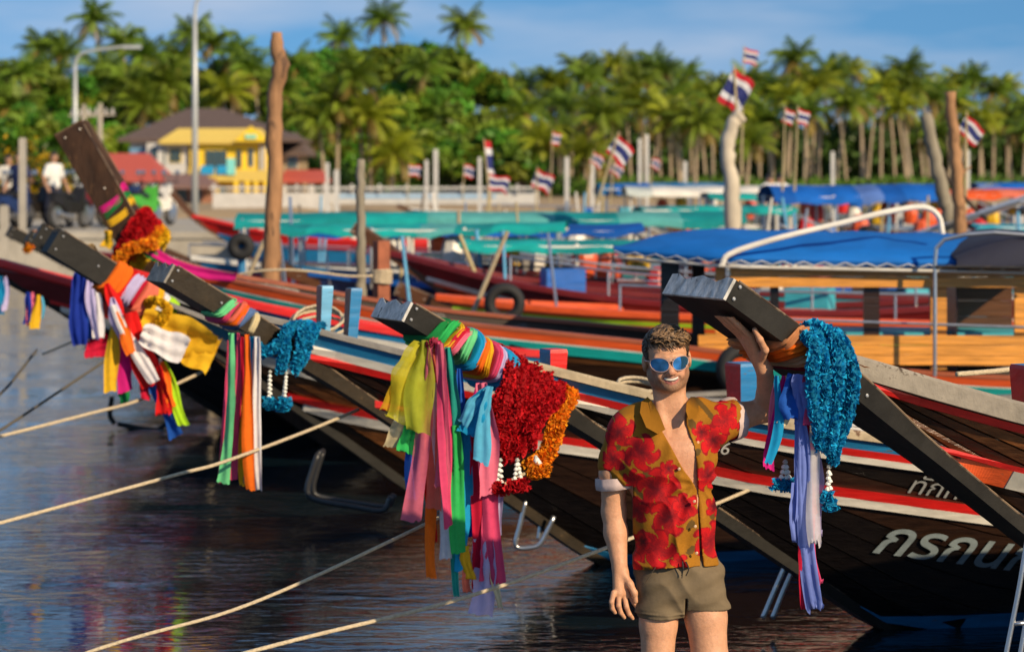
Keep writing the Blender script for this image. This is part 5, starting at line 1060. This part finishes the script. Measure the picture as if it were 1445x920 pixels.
hang(rb, [(592, 482, 562, 600, 44, 'lemon', dict(sheer=.45, gather=.3)), (600, 480, 592, 612, 34, 'ygreen', dict(sheer=.45, gather=.3, dy=-.02)), (598, 484, 550, 580, 30, 'yellow', dict(sheer=.45, gather=.3, dy=.03)), (585, 590, 576, 640, 22, 'green', dict(gather=.8)), (566, 580, 556, 632, 20, 'cream', dict(gather=.7, sheer=.4, dy=.03)), (604, 488, 602, 640, 16, 'maroon', dict(dy=.04)), (592, 560, 580, 706, 18, 'blue', dict(dy=.07, gather=.9)),
    (606, 484, 586, 738, 24, 'pink', dict(dy=-.01, sheer=.35)), (612, 486, 606, 720, 20, 'salmon', dict(dy=.02)), (618, 482, 640, 745, 18, 'rose', dict(dy=-.03)), (622, 484, 626, 690, 18, 'pink', dict(dy=-.05, sheer=.35)), (616, 540, 624, 792, 17, 'white', dict(dy=.0, gather=.8)), (608, 640, 613, 818, 13, 'orange', dict(dy=.03, gather=.9)), (604, 640, 606, 765, 10, 'red', dict(dy=.05, gather=.9)),
    (632, 490, 646, 700, 20, 'teal', dict(dy=-.02)), (640, 600, 652, 782, 20, 'green', dict(dy=-.03, gather=.8)), (646, 620, 644, 842, 9, 'teal', dict(dy=.02, gather=.9)), (648, 520, 650, 690, 14, 'blue', dict(dy=.04)), (654, 600, 656, 806, 20, 'azure', dict(dy=.02, gather=.8)), (658, 770, 657, 820, 14, 'yellow', dict(dy=.01, gather=.9)), (662, 780, 661, 838, 12, 'salmon', dict(dy=.03, gather=.9)),
    (690, 545, 655, 615, 26, 'azure', dict(dy=-.06, gather=.3)), (692, 545, 672, 655, 20, 'sky', dict(dy=-.08, gather=.4)), (688, 548, 645, 600, 16, 'sky', dict(dy=-.05, gather=.4)), (680, 540, 696, 700, 26, 'pink', dict(dy=-.03, gather=.5)), (684, 560, 704, 828, 22, 'rose', dict(dy=.0, gather=.7)), (672, 600, 680, 834, 22, 'crimson', dict(dy=.02, gather=.7)), (690, 600, 690, 820, 16, 'rose', dict(dy=.04, gather=.8)), (700, 640, 706, 760, 14, 'lilac', dict(dy=.05, gather=.8)), (682, 760, 682, 870, 30, 'lilac', dict(dy=.03, gather=.95)), (696, 780, 700, 858, 9, 'cream', dict(dy=.03, gather=.9)), (668, 590, 664, 760, 14, 'royal', dict(dy=.06)), (676, 540, 668, 620, 12, 'magenta', dict(dy=.05))], YB)
rg = bundle('flower_garland', 'heavy red garland with an orange edge and white bead tassels on the middle prow', 'garland', B, .75, 'flower garlands on prows')
for i in range(9):
    t = i / 8; s = .47 + .26 * t; top = B.world(B.bar_pt(s, .10, .055)); nr = B.world(B.bar_pt(s, -.15, .05)); yb = 650 + 12 * math.sin(i * 2.2) - 30 * t * t
    low = W(690 + 62 * t + 5 * math.sin(i * 3), yb, 10.36 + .05 * (i % 2)); mid = nr.lerp(low, .42) + Vector((.02 - .05 * t + .02 * math.sin(i), -.05, .0))
    fluff(rg, [top, (top + nr) / 2 + Vector((0, 0, .03)), nr + Vector((0, -.02, -.01)), mid, mid.lerp(low, .6) + Vector((-.015, 0, 0)), low], .033, RED, 'flower_strand', 3400, .017, 20 + i)
    if i % 2: fluff(rg, [nr + Vector((.03, .02, .02)), nr.lerp(low, .35) + Vector((-.05, -.08, .0)), nr.lerp(low, .62) + Vector((-.08, -.05, 0))], .032, RED, 'flower_strand', 3400, .017, 220 + i)
for i in range(2):
    top = B.world(B.bar_pt(.75 + .03 * i, .10, .055)); nr = B.world(B.bar_pt(.75 + .03 * i, -.14, .07))
    fluff(rg, [top, (top + nr) / 2 + Vector((0, 0, .04)), nr, W(792 - 6 * i, 590, 10.5), W(776 - 8 * i, 640, 10.45), W(748 - 5 * i, 655 + 4 * i, 10.42)], .034, ORG, 'flower_strand', 3200, .018, 40 + i)
tassel(rg, W(706, 646, 10.30), .10, RED, 4, .03, .030, 3); tassel(rg, W(730, 646, 10.30), .10, RED, 4, .03, .030, 6); tassel(rg, W(756, 642, 10.32), .04, ORG, 4, .035, .032, 9)
# --- boat A
ra = bundle('ribbon_bundle', 'periwinkle, pink and wine red scarves hanging from the prow above the man', 'ribbons', A, .42, 'ribbons tied to prows')
for s0, s1, c, o, sl in ((.29, .345, 'peach', .026, .05), (.33, .385, 'orange', .034, .05), (.375, .425, 'cream', .03, .05), (.42, .46, 'maroon', .02, .05)): wrap(ra, A, s0, s1, c, o, sl, sheer=.35 if c in ('peach', 'cream') else None)
YA = 8.60
hang(ra, [(1098, 530, 1078, 655, 10, 'pink', dict(dy=.02, fringe=.03)), (1096, 530, 1090, 655, 12, 'azure', dict(dy=.0, sway=.035)), (1106, 530, 1092, 665, 13, 'magenta', dict(dy=.01, sway=.03)), (1112, 530, 1108, 600, 14, 'cream', dict(dy=.02)), (1104, 540, 1086, 640, 8, 'pink', dict(dy=.03)), (1122, 528, 1112, 592, 22, 'blue', dict(dy=-.02, gather=.7)), (1128, 528, 1128, 600, 20, 'peri', dict(dy=-.05, gather=.7)),
    (1122, 530, 1136, 740, 15, 'peri', dict(dy=-.02, gather=.7, fringe=.05)), (1130, 600, 1150, 872, 21, 'peri', dict(dy=-.03, gather=.8, fringe=.08)), (1122, 680, 1122, 770, 14, 'peri', dict(dy=-.01, gather=.9, fringe=.05)), (1142, 530, 1150, 602, 22, 'rose', dict(dy=-.06, gather=.6)), (1140, 540, 1144, 730, 9, 'crimson', dict(dy=-.02)), (1146, 580, 1156, 775, 16, 'white', dict(dy=-.04, sheer=.45, fringe=.05)), (1150, 620, 1160, 765, 15, 'lilac', dict(dy=.04, sheer=.45, fringe=.04)), (1132, 730, 1142, 866, 13, 'crimson', dict(dy=.0, gather=.9, fringe=.06)), (1144, 700, 1152, 830, 12, 'rose', dict(dy=.02, gather=.9, fringe=.05))], YA)
ga_ = bundle('flower_garland', 'blue cloth flower garland with bead tassels draped behind the prow the man holds', 'garland', A, .6, 'flower garlands on prows')
ya = 8.60
for i, (pts, r) in enumerate((([(1127, 470, .32), (1152, 460, .12), (1188, 486, 0), (1204, 522, 0), (1200, 572, 0), (1184, 618, 0), (1174, 652, 0)], .027), ([(1128, 478, .3), (1148, 470, .05), (1160, 505, -.05), (1164, 555, -.06), (1158, 600, -.05), (1156, 632, -.04)], .028), ([(1146, 464, .3), (1178, 470, .1), (1196, 500, .06), (1194, 545, .05), (1188, 588, .04), (1182, 560, .03)], .027), ([(1136, 474, .0), (1150, 488, -.06), (1146, 525, -.08), (1150, 575, -.07), (1157, 610, -.07)], .028), ([(1156, 475, .1), (1180, 500, -.02), (1183, 545, -.05), (1176, 592, -.05), (1171, 640, -.04)], .027))):
    fluff(ga_, [W(x, y, ya + d) for x, y, d in pts], r, BLU, 'flower_strand', 2300, .020, 60 + i)
tassel(ga_, W(1170, 655, 8.60), .11, BLU, 2, .008, .026, 2); tassel(ga_, W(1108, 648, 8.66), .09, BLU, 3, .02, .026, 5)
# --- boat C
rc = bundle('ribbon_bundle', 'green, rose, orange, blue and white ribbons hanging straight from one prow', 'ribbons', C, .45, 'ribbons tied to prows')
for s0, s1, c, o, sl in ((q[0] - .07, q[1] - .07, *q[2:]) for q in ((.37, .41, 'mint', .018, .03), (.405, .435, 'rose', .022, .03), (.43, .455, 'salmon', .022, .03), (.45, .475, 'orange', .022, .03), (.47, .515, 'denim', .018, .03), (.51, .54, 'cream', .01, .0))): wrap(rc, C, s0, s1, c, o, sl)
hang(rc, [(326, 470, 318, 684, 15, 'mint', dict(gather=.6)), (336, 470, 331, 680, 13, 'rose', dict(dy=.03)), (342, 475, 340, 682, 10, 'crimson', dict(dy=.05)), (348, 472, 356, 692, 14, 'orange', dict(dy=-.02)), (356, 475, 357, 678, 14, 'azure', dict(dy=.02, gather=.8)), (344, 560, 343, 686, 8, 'yellow', dict(dy=.06)), (362, 475, 364, 692, 14, 'white', dict(dy=.0, gather=.7)), (352, 600, 354, 684, 10, 'royal', dict(dy=.05)), (322, 480, 314, 684, 5, 'rose', dict(dy=.05))], 12.3)
gc = bundle('flower_garland', 'blue cloth flower garland with small tassels hanging behind the straight ribbons', 'garland', C, .8, 'flower garlands on prows')
yc = 12.42
for i, pts in enumerate(([(455, 462, .15), (430, 466, 0), (425, 490, -.03), (415, 525, -.02)], [(440, 460, .2), (410, 462, 0), (395, 485, -.05), (368, 498, -.03), (362, 485, 0)], [(425, 458, .2), (405, 470, 0), (402, 495, -.05), (396, 522, -.03)], [(450, 462, .2), (438, 475, 0), (430, 500, 0), (420, 515, 0)])): fluff(gc, [W(x, y, yc + d) for x, y, d in pts], .034, BLU, 'flower_strand', 2000, .024, 80 + i)
tassel(gc, W(381, 522, yc - .05), .14, BLU, 2, .015, .03, 3); tassel(gc, W(404, 524, yc - .05), .14, BLU, 3, .02, .032, 7)
# --- boat D
rd = bundle('ribbon_bundle', 'tangle of red, white, yellow and lime cloths tied under the orange bound prow', 'ribbons', D, .5, 'ribbons tied to prows')
for s0, s1, c, o, sl in ((.36, .46, 'orange', .03, .02), (.455, .485, 'red', .03, .02), (.48, .545, 'lilac', .03, .01), (.54, .56, 'crimson', .03, 0), (.555, .635, 'salmon', .034, 0), (.63, .67, 'yellow', .03, 0), (.665, .705, 'white', .03, 0), (.70, .77, 'lime', .036, 0)): wrap(rd, D, s0, s1, c, o, sl)
yd = 15.1
hang(rd, [(160, 440, 160, 554, 17, 'yellow', dict(gather=.7)), (168, 450, 182, 554, 20, 'magenta', dict(dy=.03)), (186, 440, 212, 545, 30, 'red', dict(dy=-.02, gather=.4)), (160, 430, 214, 540, 16, 'white', dict(dy=-.08, twist=1)), (158, 420, 176, 490, 16, 'lilac', dict(dy=-.05)), (165, 440, 190, 500, 14, 'orange', dict(dy=-.07)), (200, 470, 262, 495, 34, 'white', dict(dy=-.1, twist=.2, gather=.6)), (200, 450, 300, 490, 46, 'yellow', dict(dy=.08, gather=.5, twist=.2)), (212, 530, 248, 618, 18, 'blue', dict(gather=.8)), (222, 515, 236, 588, 20, 'red', dict(dy=-.05, gather=.7, fringe=.05)), (228, 510, 246, 575, 12, 'orange', dict(dy=-.02)), (232, 510, 262, 602, 14, 'lime', dict(dy=.0, gather=.6)), (226, 505, 240, 560, 10, 'white', dict(dy=.02)), (205, 500, 208, 565, 12, 'crimson', dict(dy=.05)), (176, 540, 172, 572, 16, 'dgreen', dict(dy=.06, gather=.9)), (238, 470, 306, 505, 50, 'yellow', dict(dy=.12, gather=.8, twist=.1)), (150, 400, 168, 450, 16, 'red', dict(dy=.03))], yd)
gd = bundle('flower_garland', 'small yellow marigold garland at the end of the orange bound prow', 'garland', D, .8, 'flower garlands on prows')
fluff(gd, [W(205, 428, 15.3), W(222, 424, 15.2), W(236, 436, 15.15), W(230, 452, 15.15), W(216, 464, 15.2)], .035, YEL, 'flower_strand', 1500, .028, 91); fluff(gd, [W(212, 530, 15.2), W(206, 545, 15.2)], .02, YEL, 'flower_strand', 1500, .02, 92)
fluff(gd, [W(130, 368, 15.2), W(118, 355, 15.25), W(132, 350, 15.2), W(134, 390, 15.2)], .022, [(.30, .2, .09), (.4, .28, .14)], 'dried_flowers', 500, .03, 93)
# --- cabin boat E
re_ = bundle('ribbon_bundle', 'magenta, green and yellow bands tied round the tall bare prow', 'ribbons', E, .3, 'ribbons tied to prows')
for s0, s1, c in ((.315, .345, 'magenta'), (.345, .375, 'dgreen'), (.375, .405, 'yellow')): wrap(re_, E, s0, s1, c, .012, -.02)
hang(re_, [(152, 325, 150, 350, 14, 'yellow', {}), (205, 350, 330, 392, 12, 'magenta', dict(dy=-.2, gather=.9, bow=(0, 0, -.05), twist=.1)), (195, 345, 235, 372, 14, 'dgreen', dict(dy=-.2))], 19.2)
ge = bundle('flower_garland', 'puffy red and yellow garland wound round the tall bare prow', 'garland', E, .5, 'flower garlands on prows')
def loop(bt, s, o, tilt, n=10):
    out = []
    for k in range(n + 1):
        a = 6.283 * k / n; x = s + tilt * math.sin(a); out.append(bt.world(bt.bar_pt(x, math.cos(a) * (bt.w(x) / 2 + o), math.sin(a) * (bt.th * bt.tf(x) / 2 + o))))
    return out
for i, (s, c) in enumerate(((.49, RED), (.52, RED), (.55, RED), (.58, ORG), (.60, YEL))): fluff(ge, loop(E, s, .05 + .010 * i, -.05), .06, c, 'flower_strand', 1300, .05, 100 + i)
fluff(ge, [W(170, 395, 19.0), W(163, 375, 18.95), W(185, 350, 18.9), W(222, 345, 18.95)], .055, ORG, 'flower_strand', 1300, .045, 110)

# ---------------------------------------------------------------- other prows to the quay side
def prow_boat(px, py, Y, label, L, bands, zs=1.0, wraps=(), ang=AX, cap='red', w=wood('dark'), w0=.14, th=.13):
    b_ = Boat('longtail_boat', label, place(px, py, Y), ang, group='longtail boats moored in a row', L=L, zs=zs, w0=w0, w1=.12, th=th); b_.stem(m_prow, m_prow); b_.planks([w, wood('deep')], -1, 5, top=.02, seg=14); b_.planks([wood('dark')], 1, 2, seg=8); b_.lining(m_lin); b_.cap(paint(cap), .07, .04); d = .04
    for c, h in bands: b_.band(c, d, d + h, .018); d += h
    b_.deck(paint('grey'), 1.2, L - .3, .1, 6); return b_
D2 = prow_boat(54, 324, 17.4, 'longtail boat with blue and white scarves on its prow beside the orange bound one', 3.6, [('blue', .05), ('white', .05)], 1.1, ang=R(16))
r2 = bundle('ribbon_bundle', 'blue and white scarves hanging behind the orange bound prow', 'ribbons', D2, .4, 'ribbons tied to prows')
for s0, s1, c in ((.22, .27, 'lilac'), (.27, .32, 'red'), (.32, .37, 'sky')): wrap(r2, D2, s0, s1, c, .02, 0)
hang(r2, [(112, 385, 112, 488, 22, 'royal', dict(gather=.6)), (122, 385, 124, 480, 16, 'blue', dict(dy=.04)), (126, 390, 132, 480, 12, 'lilac', dict(dy=-.03)), (132, 392, 142, 478, 14, 'white', dict(dy=.0)), (138, 470, 136, 505, 26, 'crimson', dict(dy=.06, gather=.9)), (122, 470, 122, 500, 8, 'white', dict(dy=.05, gather=.9))], 17.2)
F1 = prow_boat(-95, 330, 20.3, 'dark longtail boat with red gunwale and broad white stripe at the end of the row', 6.2, [('red', .02), ('maroon', .16), ('red', .03), ('white', .09)], 1.05, ang=R(10), w=wood('deep'))
G1 = prow_boat(12, 332, 27, 'longtail boat beyond the row with an orange flower bunch on its prow', 6, [('red', .06), ('white', .06)], .95, ang=R(20)); G2 = prow_boat(40, 338, 25, 'longtail boat beyond the row with white, red and blue bands on its prow', 6, [('orange', .06), ('white', .06)], .95, ang=R(20))
rf = bundle('flower_garland', 'orange flower bunch on a prow beyond the row', 'garland', G1, .3, 'flower garlands on prows'); fluff(rf, loop(G1, .25, .03, .0), .05, ORG, 'flower_strand', 900, .045, 120)
r3 = bundle('ribbon_bundle', 'white, red, blue and lime bands on a prow beyond the row', 'ribbons', G2, .4, 'ribbons tied to prows')
for i, c in enumerate(('lilac', 'crimson', 'blue', 'white', 'salmon', 'rose', 'lime', 'azure')): wrap(r3, G2, .25 + .06 * i, .31 + .06 * i, c, .035, 0)
r4 = bundle('ribbon_bundle', 'short pink, yellow and navy ribbons over the dark hull ending the row', 'ribbons', F1, .9, 'ribbons tied to prows')
hang(r4, [(40, 412, 36, 458, 10, 'royal', {}), (46, 412, 44, 462, 10, 'pink', dict(dy=.03)), (54, 416, 52, 465, 12, 'yellow', {}), (58, 418, 58, 450, 8, 'sky', dict(dy=.02)), (2, 390, 2, 445, 10, 'azure', {}), (8, 390, 9, 440, 8, 'lilac', dict(dy=.02))], 18.6)
tyre(W(340, 348, 24), 0, .135, .10, 'black tyre hanging on a post behind the tall prow'); 
o = thing('fender_post', 'thin blue post that carries the hanging tyre', 'post', W(341, 430, 24.1)); MB().tube([(0, 0, -.5), (0, 0, W(341, 330, 24.1).z - o.location.z)], .04, 8).build('post', paint('blue'), o)
tyre(W(712, 428, 23.3), 0, .20, .14, 'black tyre fender lying against the striped boat')
# ---------------------------------------------------------------- ropes
def rope(pts, r, label, mat=None, sag=0, n=40, frayed=0):
    P = spline(pts, n); P = [p - Vector((0, 0, sag * math.sin(math.pi * i / n))) for i, p in enumerate(P)]; m = MB(); rings = []; k = 8
    for i, p in enumerate(P):
        pass
    m.tube(P, r * .9, 7); o = m.build('mooring_rope', mat or m_rope, None, True); return tag(o, label, 'rope', 'mooring ropes')
m_rope2 = M('rope_dark', (.10, .085, .06), rough=.9, var=.3, scale=50, bump=.5)
rope([W(-400, 1120, 9.2), W(110, 920, 9.6), W(350, 846, 10.0), W(600, 735, 10.6), W(740, 668, 11.0)], .0085, 'pale rope running from the middle of the row to the water below the straight ribbons', sag=.02)
rope([W(-200, 1080, 8.9), W(340, 920, 9.3), W(640, 843, 9.9), W(850, 770, 10.5), W(1012, 706, 10.9), W(1095, 672, 11.1), W(1185, 634, 11.3)], .0095, 'pale rope passing behind the man and in front of the ribbon ends', sag=.015)
rope([W(-150, 775, 10.6), W(0, 734, 11.0), W(250, 664, 11.8), W(310, 648, 12.0), W(420, 610, 12.6), W(506, 578, 13.0)], .010, 'pale rope crossing behind the straight green and orange ribbons', sag=.02)
rope([W(-60, 628, 13.6), W(0, 612, 13.9), W(130, 578, 14.6), W(200, 560, 15.2), W(296, 520, 15.9)], .012, 'pale rope from the orange bound boat to the water', sag=.02); rope([W(-40, 625, 15), W(0, 607, 15.5), W(90, 548, 16.6), W(150, 508, 17.5)], .011, 'dark slack rope from the boat with blue and white scarves', m_rope2); rope([W(-60, 590, 15), W(0, 556, 16), W(52, 494, 18.2)], .011, 'dark rope at the end of the row of prows', m_rope2)
rope([W(1180, 640, 11.2), W(1220, 612, 11.5), W(1268, 586, 11.9)], .010, 'dark rope leading on to the foredeck of the black hulled boat', m_rope2)
rope([W(1350, 528, 9.6), W(1400, 524, 9.7), W(1450, 518, 9.85)], .012, 'pale rope tied round the red and blue bitt')
rope([W(60, 500, 21.2), W(330, 389, 20.2), W(500, 390, 20.3), W(538, 388, 20.4)], .012, 'thin pale line strung to the square rust coloured post')
def coil(c, r, n, label, mat=None, tilt=.2):
    c = Vector(c); pts = []
    for i in range(n * 14 + 1):
        a = i / 14 * 6.283; rr = r * (1 + .12 * math.sin(a * .37)); pts.append(c + Vector((rr * math.cos(a), rr * math.sin(a) * .8, .012 * i / 14 + .03 * math.sin(a * .5 + tilt) + .5 * tilt * rr * math.sin(a))))
    o = MB().tube(pts, .009, 6).build('coiled_rope', mat or m_rope, None, True); tag(o, label, 'rope', 'coils of rope')
coil(W(1205, 596, 11.6), .14, 4, 'white rope coil lying on the blue foredeck', M('rope_white', (.55, .52, .48), rough=.9), .5); coil(W(450, 462, 13.6), .15, 4, 'pale rope coil between the two blue bitts', None, .9); coil(W(900, 556, 11.5), .1, 3, 'pale rope coil behind the shoulder of the man', None, .4)
for k in range(4): MB().tube([A.world((1.62 + .10 * math.cos(a * .524), .12 + .075 * math.sin(a * .524), A.g(1.62) - .02 + k * .022 + .006 * math.sin(a))) - A.root.location * 0 for a in range(13)], .011, 6, False).build('rope_turn', m_rope, None)
for o in [o for o in COL.objects if o.name.startswith('rope_turn') and o.parent is None]:
    o.parent = A.root; o.matrix_parent_inverse = A.mw.inverted()
# ---------------------------------------------------------------- boarding ladders of bent steel tube
def ladder(label, legs, rungs, Y, r=.014, mat=None):
    o = thing('boarding_ladder', label, 'ladder', W(*legs[0][-1][:2], Y)); 
    for lg in legs: MB().tube(spline([W(x, y, Y + (d if d else 0)) - o.location for x, y, d in lg], 22), r, 8).build('side_rail', mat or m_steel, o, True)
    for a, b_ in rungs: MB().tube([W(a[0], a[1], Y + a[2]) - o.location, W(b_[0], b_[1], Y + b_[2]) - o.location], r * .9, 8).build('rung', mat or m_steel, o, True)
m_dsteel = M('dull_steel', (.03, .03, .032), rough=.4, metal=.2, var=.3, bump=.1)
ladder('dark bent steel ladder hanging into the water below the blue garland', [[(449, 640, 0), (438, 672, 0), (434, 694, 0), (446, 705, 0), (500, 715, 0), (540, 720, 0), (552, 700, 0)], [(456, 636, .12), (446, 668, .12), (442, 690, .12), (452, 701, .12), (505, 710, .12), (546, 714, .12), (556, 697, .12)]], [((449, 640, 0), (456, 636, .12))], 15.0, .018, m_dsteel)
ladder('bent steel step hanging under the red garland', [[(742, 706, 0), (734, 740, 0), (728, 770, 0), (750, 772, 0), (764, 764, 0), (782, 728, 0)], [(766, 720, .1), (760, 760, .1)]], [], 13.2, .013)
ladder('steel tube legs standing in the water behind the wine red scarves', [[(1120, 770, 0), (1098, 820, 0), (1076, 872, 0)], [(1134, 772, .1), (1110, 822, .1), (1090, 872, .1)]], [], 11.4, .012)
ladder('shiny steel ladder on the near side of the dark boat held by the man', [[(1452, 745, 0), (1438, 830, 0), (1420, 922, 0), (1416, 950, 0)], [(1470, 745, 0), (1456, 830, 0), (1440, 922, 0), (1436, 950, 0)]], [((1440, 808, 0), (1462, 806, 0)), ((1428, 880, 0), (1450, 878, 0))], 9.3, .010)
ladder('floating black pipe and cord below the tangle of cloths', [[(166, 598, 0), (196, 604, 0), (222, 607, 0)], [(222, 607, 0), (232, 600, 0), (240, 596, 0)], [(158, 560, 0), (155, 585, 0), (162, 598, 0)]], [], 20.5, .022, m_rubber)
# ---------------------------------------------------------------- people and motorbikes on the quay
def small_person(loc, label, shirt, trousers, h=1.7, face=0, arm=.1, stride=.1, hair=(.02, .015, .012)):
    o = thing('person', label, 'person', loc, face); k = h / 1.75; d = .022
    def grid(z0, z1): return SDF(np.arange(-.38, .39, d), np.arange(-.25, .26, d), np.arange(z0, z1, d))
    P = lambda x, y, z: Vector((x * k, y * k, z * k))
    g = grid(-.05, 1.9); g.ell(P(0, 0, 1.63), (.085, .10, .125), .02).cap(P(0, .01, 1.42), P(0, 0, 1.56), .06, .055, .03).ell(P(0, 0, 1.22), (.17, .11, .24), .04).ell(P(0, 0, .95), (.15, .11, .14), .05)
    for sx in (-1, 1):
        g.chain([P(sx * .09, 0, .92), P(sx * .10, -stride * sx, .50), P(sx * .10, -stride * sx * .6, .08)], [.09, .065, .045], .03).cap(P(sx * .10, -stride * sx * .6 + .04, .05), P(sx * .11, -stride * sx * .6 - .14, .04), .045, .04, .03)
        g.chain([P(sx * .19, 0, 1.38), P(sx * (.25 + arm), .02, 1.10), P(sx * (.24 + arm), -.12, .90), P(sx * (.235 + arm), -.16, .80)], [.06, .048, .036, .04], .03)
    def colf(Q): c = np.tile(np.array([.36, .20, .13]), (len(Q), 1)); z = Q[:, 2] / k; c[(z > 1.66) | ((z > 1.56) & (Q[:, 1] > .03))] = hair; c[z < .09] = (.03, .03, .03); return c
    g.build('body', m_skin, o, colf)
    g = grid(.7, 1.6); g.ell(P(0, 0, 1.22), (.195, .135, .26), .04).ell(P(0, 0, .98), (.18, .135, .14), .05).cap(P(-.16, 0, 1.38), P(.16, 0, 1.38), .085, .085, .04)
    for sx in (-1, 1): g.cap(P(sx * .19, 0, 1.38), P(sx * (.225 + arm * .5), .01, 1.20), .078, .075, .03)
    X, Y, Z = g.grid(); g.F = np.maximum(g.F, .90 * k - Z).astype(np.float32); g.build('shirt', cloth('small_' + str(shirt), shirt, .0), o)
    g = grid(.0, 1.1)
    for sx in (-1, 1): g.chain([P(sx * .085, 0, .92), P(sx * .10, -stride * sx, .50), P(sx * .10, -stride * sx * .6, .13)], [.115, .085, .07], .03)
    g.build('trousers', cloth('small_' + str(trousers), trousers, .0), o); return o
def q(px, Y): return (W(px, 0, Y).x, Y, .9)
small_person(q(76, 54), 'person in white t-shirt and dark trousers standing among the motorbikes', (.66, .66, .64), (.02, .025, .05), 1.72, R(60)); small_person(q(12, 57), 'person in cream shirt at the edge of the quay by the thick post', (.52, .50, .46), (.03, .03, .04), 1.66, R(20)); small_person(q(27, 55), 'person in navy shirt beside the tall concrete post', (.02, .03, .09), (.02, .02, .03), 1.7, R(-30))
for px, lb in ((1086, 'person in white with folded arms on a far boat below the paired flags'), (1101, 'person in white cap and shirt beside another on a far boat')):
    v = W(px, 280, 47); small_person((v.x, 47, .85), lb, (.68, .68, .66), (.10, .11, .13), 1.25, R(20), -.05)
def motorbike(loc, rz, col, label):
    o = thing('motorbike', label, 'motorbike', loc, rz, 'motorbikes parked on the quay'); bk = paint('black')
    for x in (-.62, .62):
        m = MB(); rings = []
        for k in range(21):
            a = 6.283 * k / 20; rings.append([Vector((x + (.25 + .05 * math.cos(b_)) * math.cos(a), .045 * math.sin(b_), .30 + (.25 + .05 * math.cos(b_)) * math.sin(a))) for b_ in [6.283 * j / 8 for j in range(8)]])
        w = m.loft(rings, caps=False).build('wheel', m_rubber, o, True); MB().lathe((x, -.03, .30), [(.03, 0), (.21, .01), (.21, .05), (.03, .06)], 14, 'Y').build('rim', m_steel, w)
        MB().tube([(x + .30 * math.cos(a), 0, .30 + .34 * math.sin(a) * 1.02) for a in (.4, .9, 1.57, 2.2, 2.7)], .05, 6).build('mudguard', paint(col), o)
    m = MB(); m.loft([[Vector((x, y * w_, z)) for y, z in ((-1, z0), (1, z0), (1, z1), (-1, z1))] for x, w_, z0, z1 in ((-.75, .06, .62, .74), (-.45, .12, .5, .76), (-.1, .11, .34, .62), (.2, .13, .36, .58), (.42, .15, .4, .9), (.55, .1, .7, .98))]); m.build('body', paint(col), o)
    MB().loft([[Vector((x, y * w_, z)) for y, z in ((-1, z0), (1, z0), (1, z1), (-1, z1))] for x, w_, z0, z1 in ((-.72, .10, .75, .82), (-.35, .14, .74, .82), (.08, .11, .66, .74))]).build('seat', bk, o)
    MB().tube([(.62, 0, .30), (.50, 0, .75), (.42, 0, 1.0)], .03, 7).build('fork', m_steel, o); MB().tube([(.40, -.33, 1.02), (.45, -.12, 1.0), (.45, .12, 1.0), (.40, .33, 1.02)], .016, 6).build('handlebar', bk, o)
    MB().lathe((.52, -.0, .92), [(.02, .06), (.08, .04), (.085, -.02), (.04, -.05)], 10, 'X').build('headlight', M('lamp_glass', (.7, .7, .68), rough=.1, bump=0), o)
    for sy in (-1, 1):
        MB().tube([(.42, sy * .25, 1.02), (.40, sy * .30, 1.20)], .008, 5).build('mirror_stalk', bk, o); MB().lathe((.40, sy * .31, 1.24), [(.01, -.02), (.06, -.01), (.06, .01), (.01, .02)], 10, 'X').build('mirror', m_steel, o)
    MB().tube([(.0, -.12, .28), (-.4, -.16, .30), (-.75, -.17, .38)], [.03, .045, .05], 8).build('exhaust', m_steel, o); MB().box((.0, 0, .30), (.34, .2, .2)).build('engine', paint('grey'), o)
for px, Y, rz, c, lb in ((4, 55, 60, 'black', 'black motorbike at the end of the parked row'), (20, 53, 75, 'navy', 'navy motorbike by the tall concrete post'), (48, 54, 65, 'black', 'black motorbike between the post and the person in white'), (98, 53, 70, 'black', 'black motorbike in front of the person in white'), (112, 55, 80, 'maroon', 'dark red motorbike half hidden by the tall bare prow'), (172, 56, 60, 'navy', 'dark blue motorbike parked by the shed'), (203, 54, 75, 'green', 'green and white motorbike standing alone on the quay'), (222, 56, 70, 'white', 'white motorbike beside the green one')):
    motorbike(q(px, Y), R(rz), c, lb)
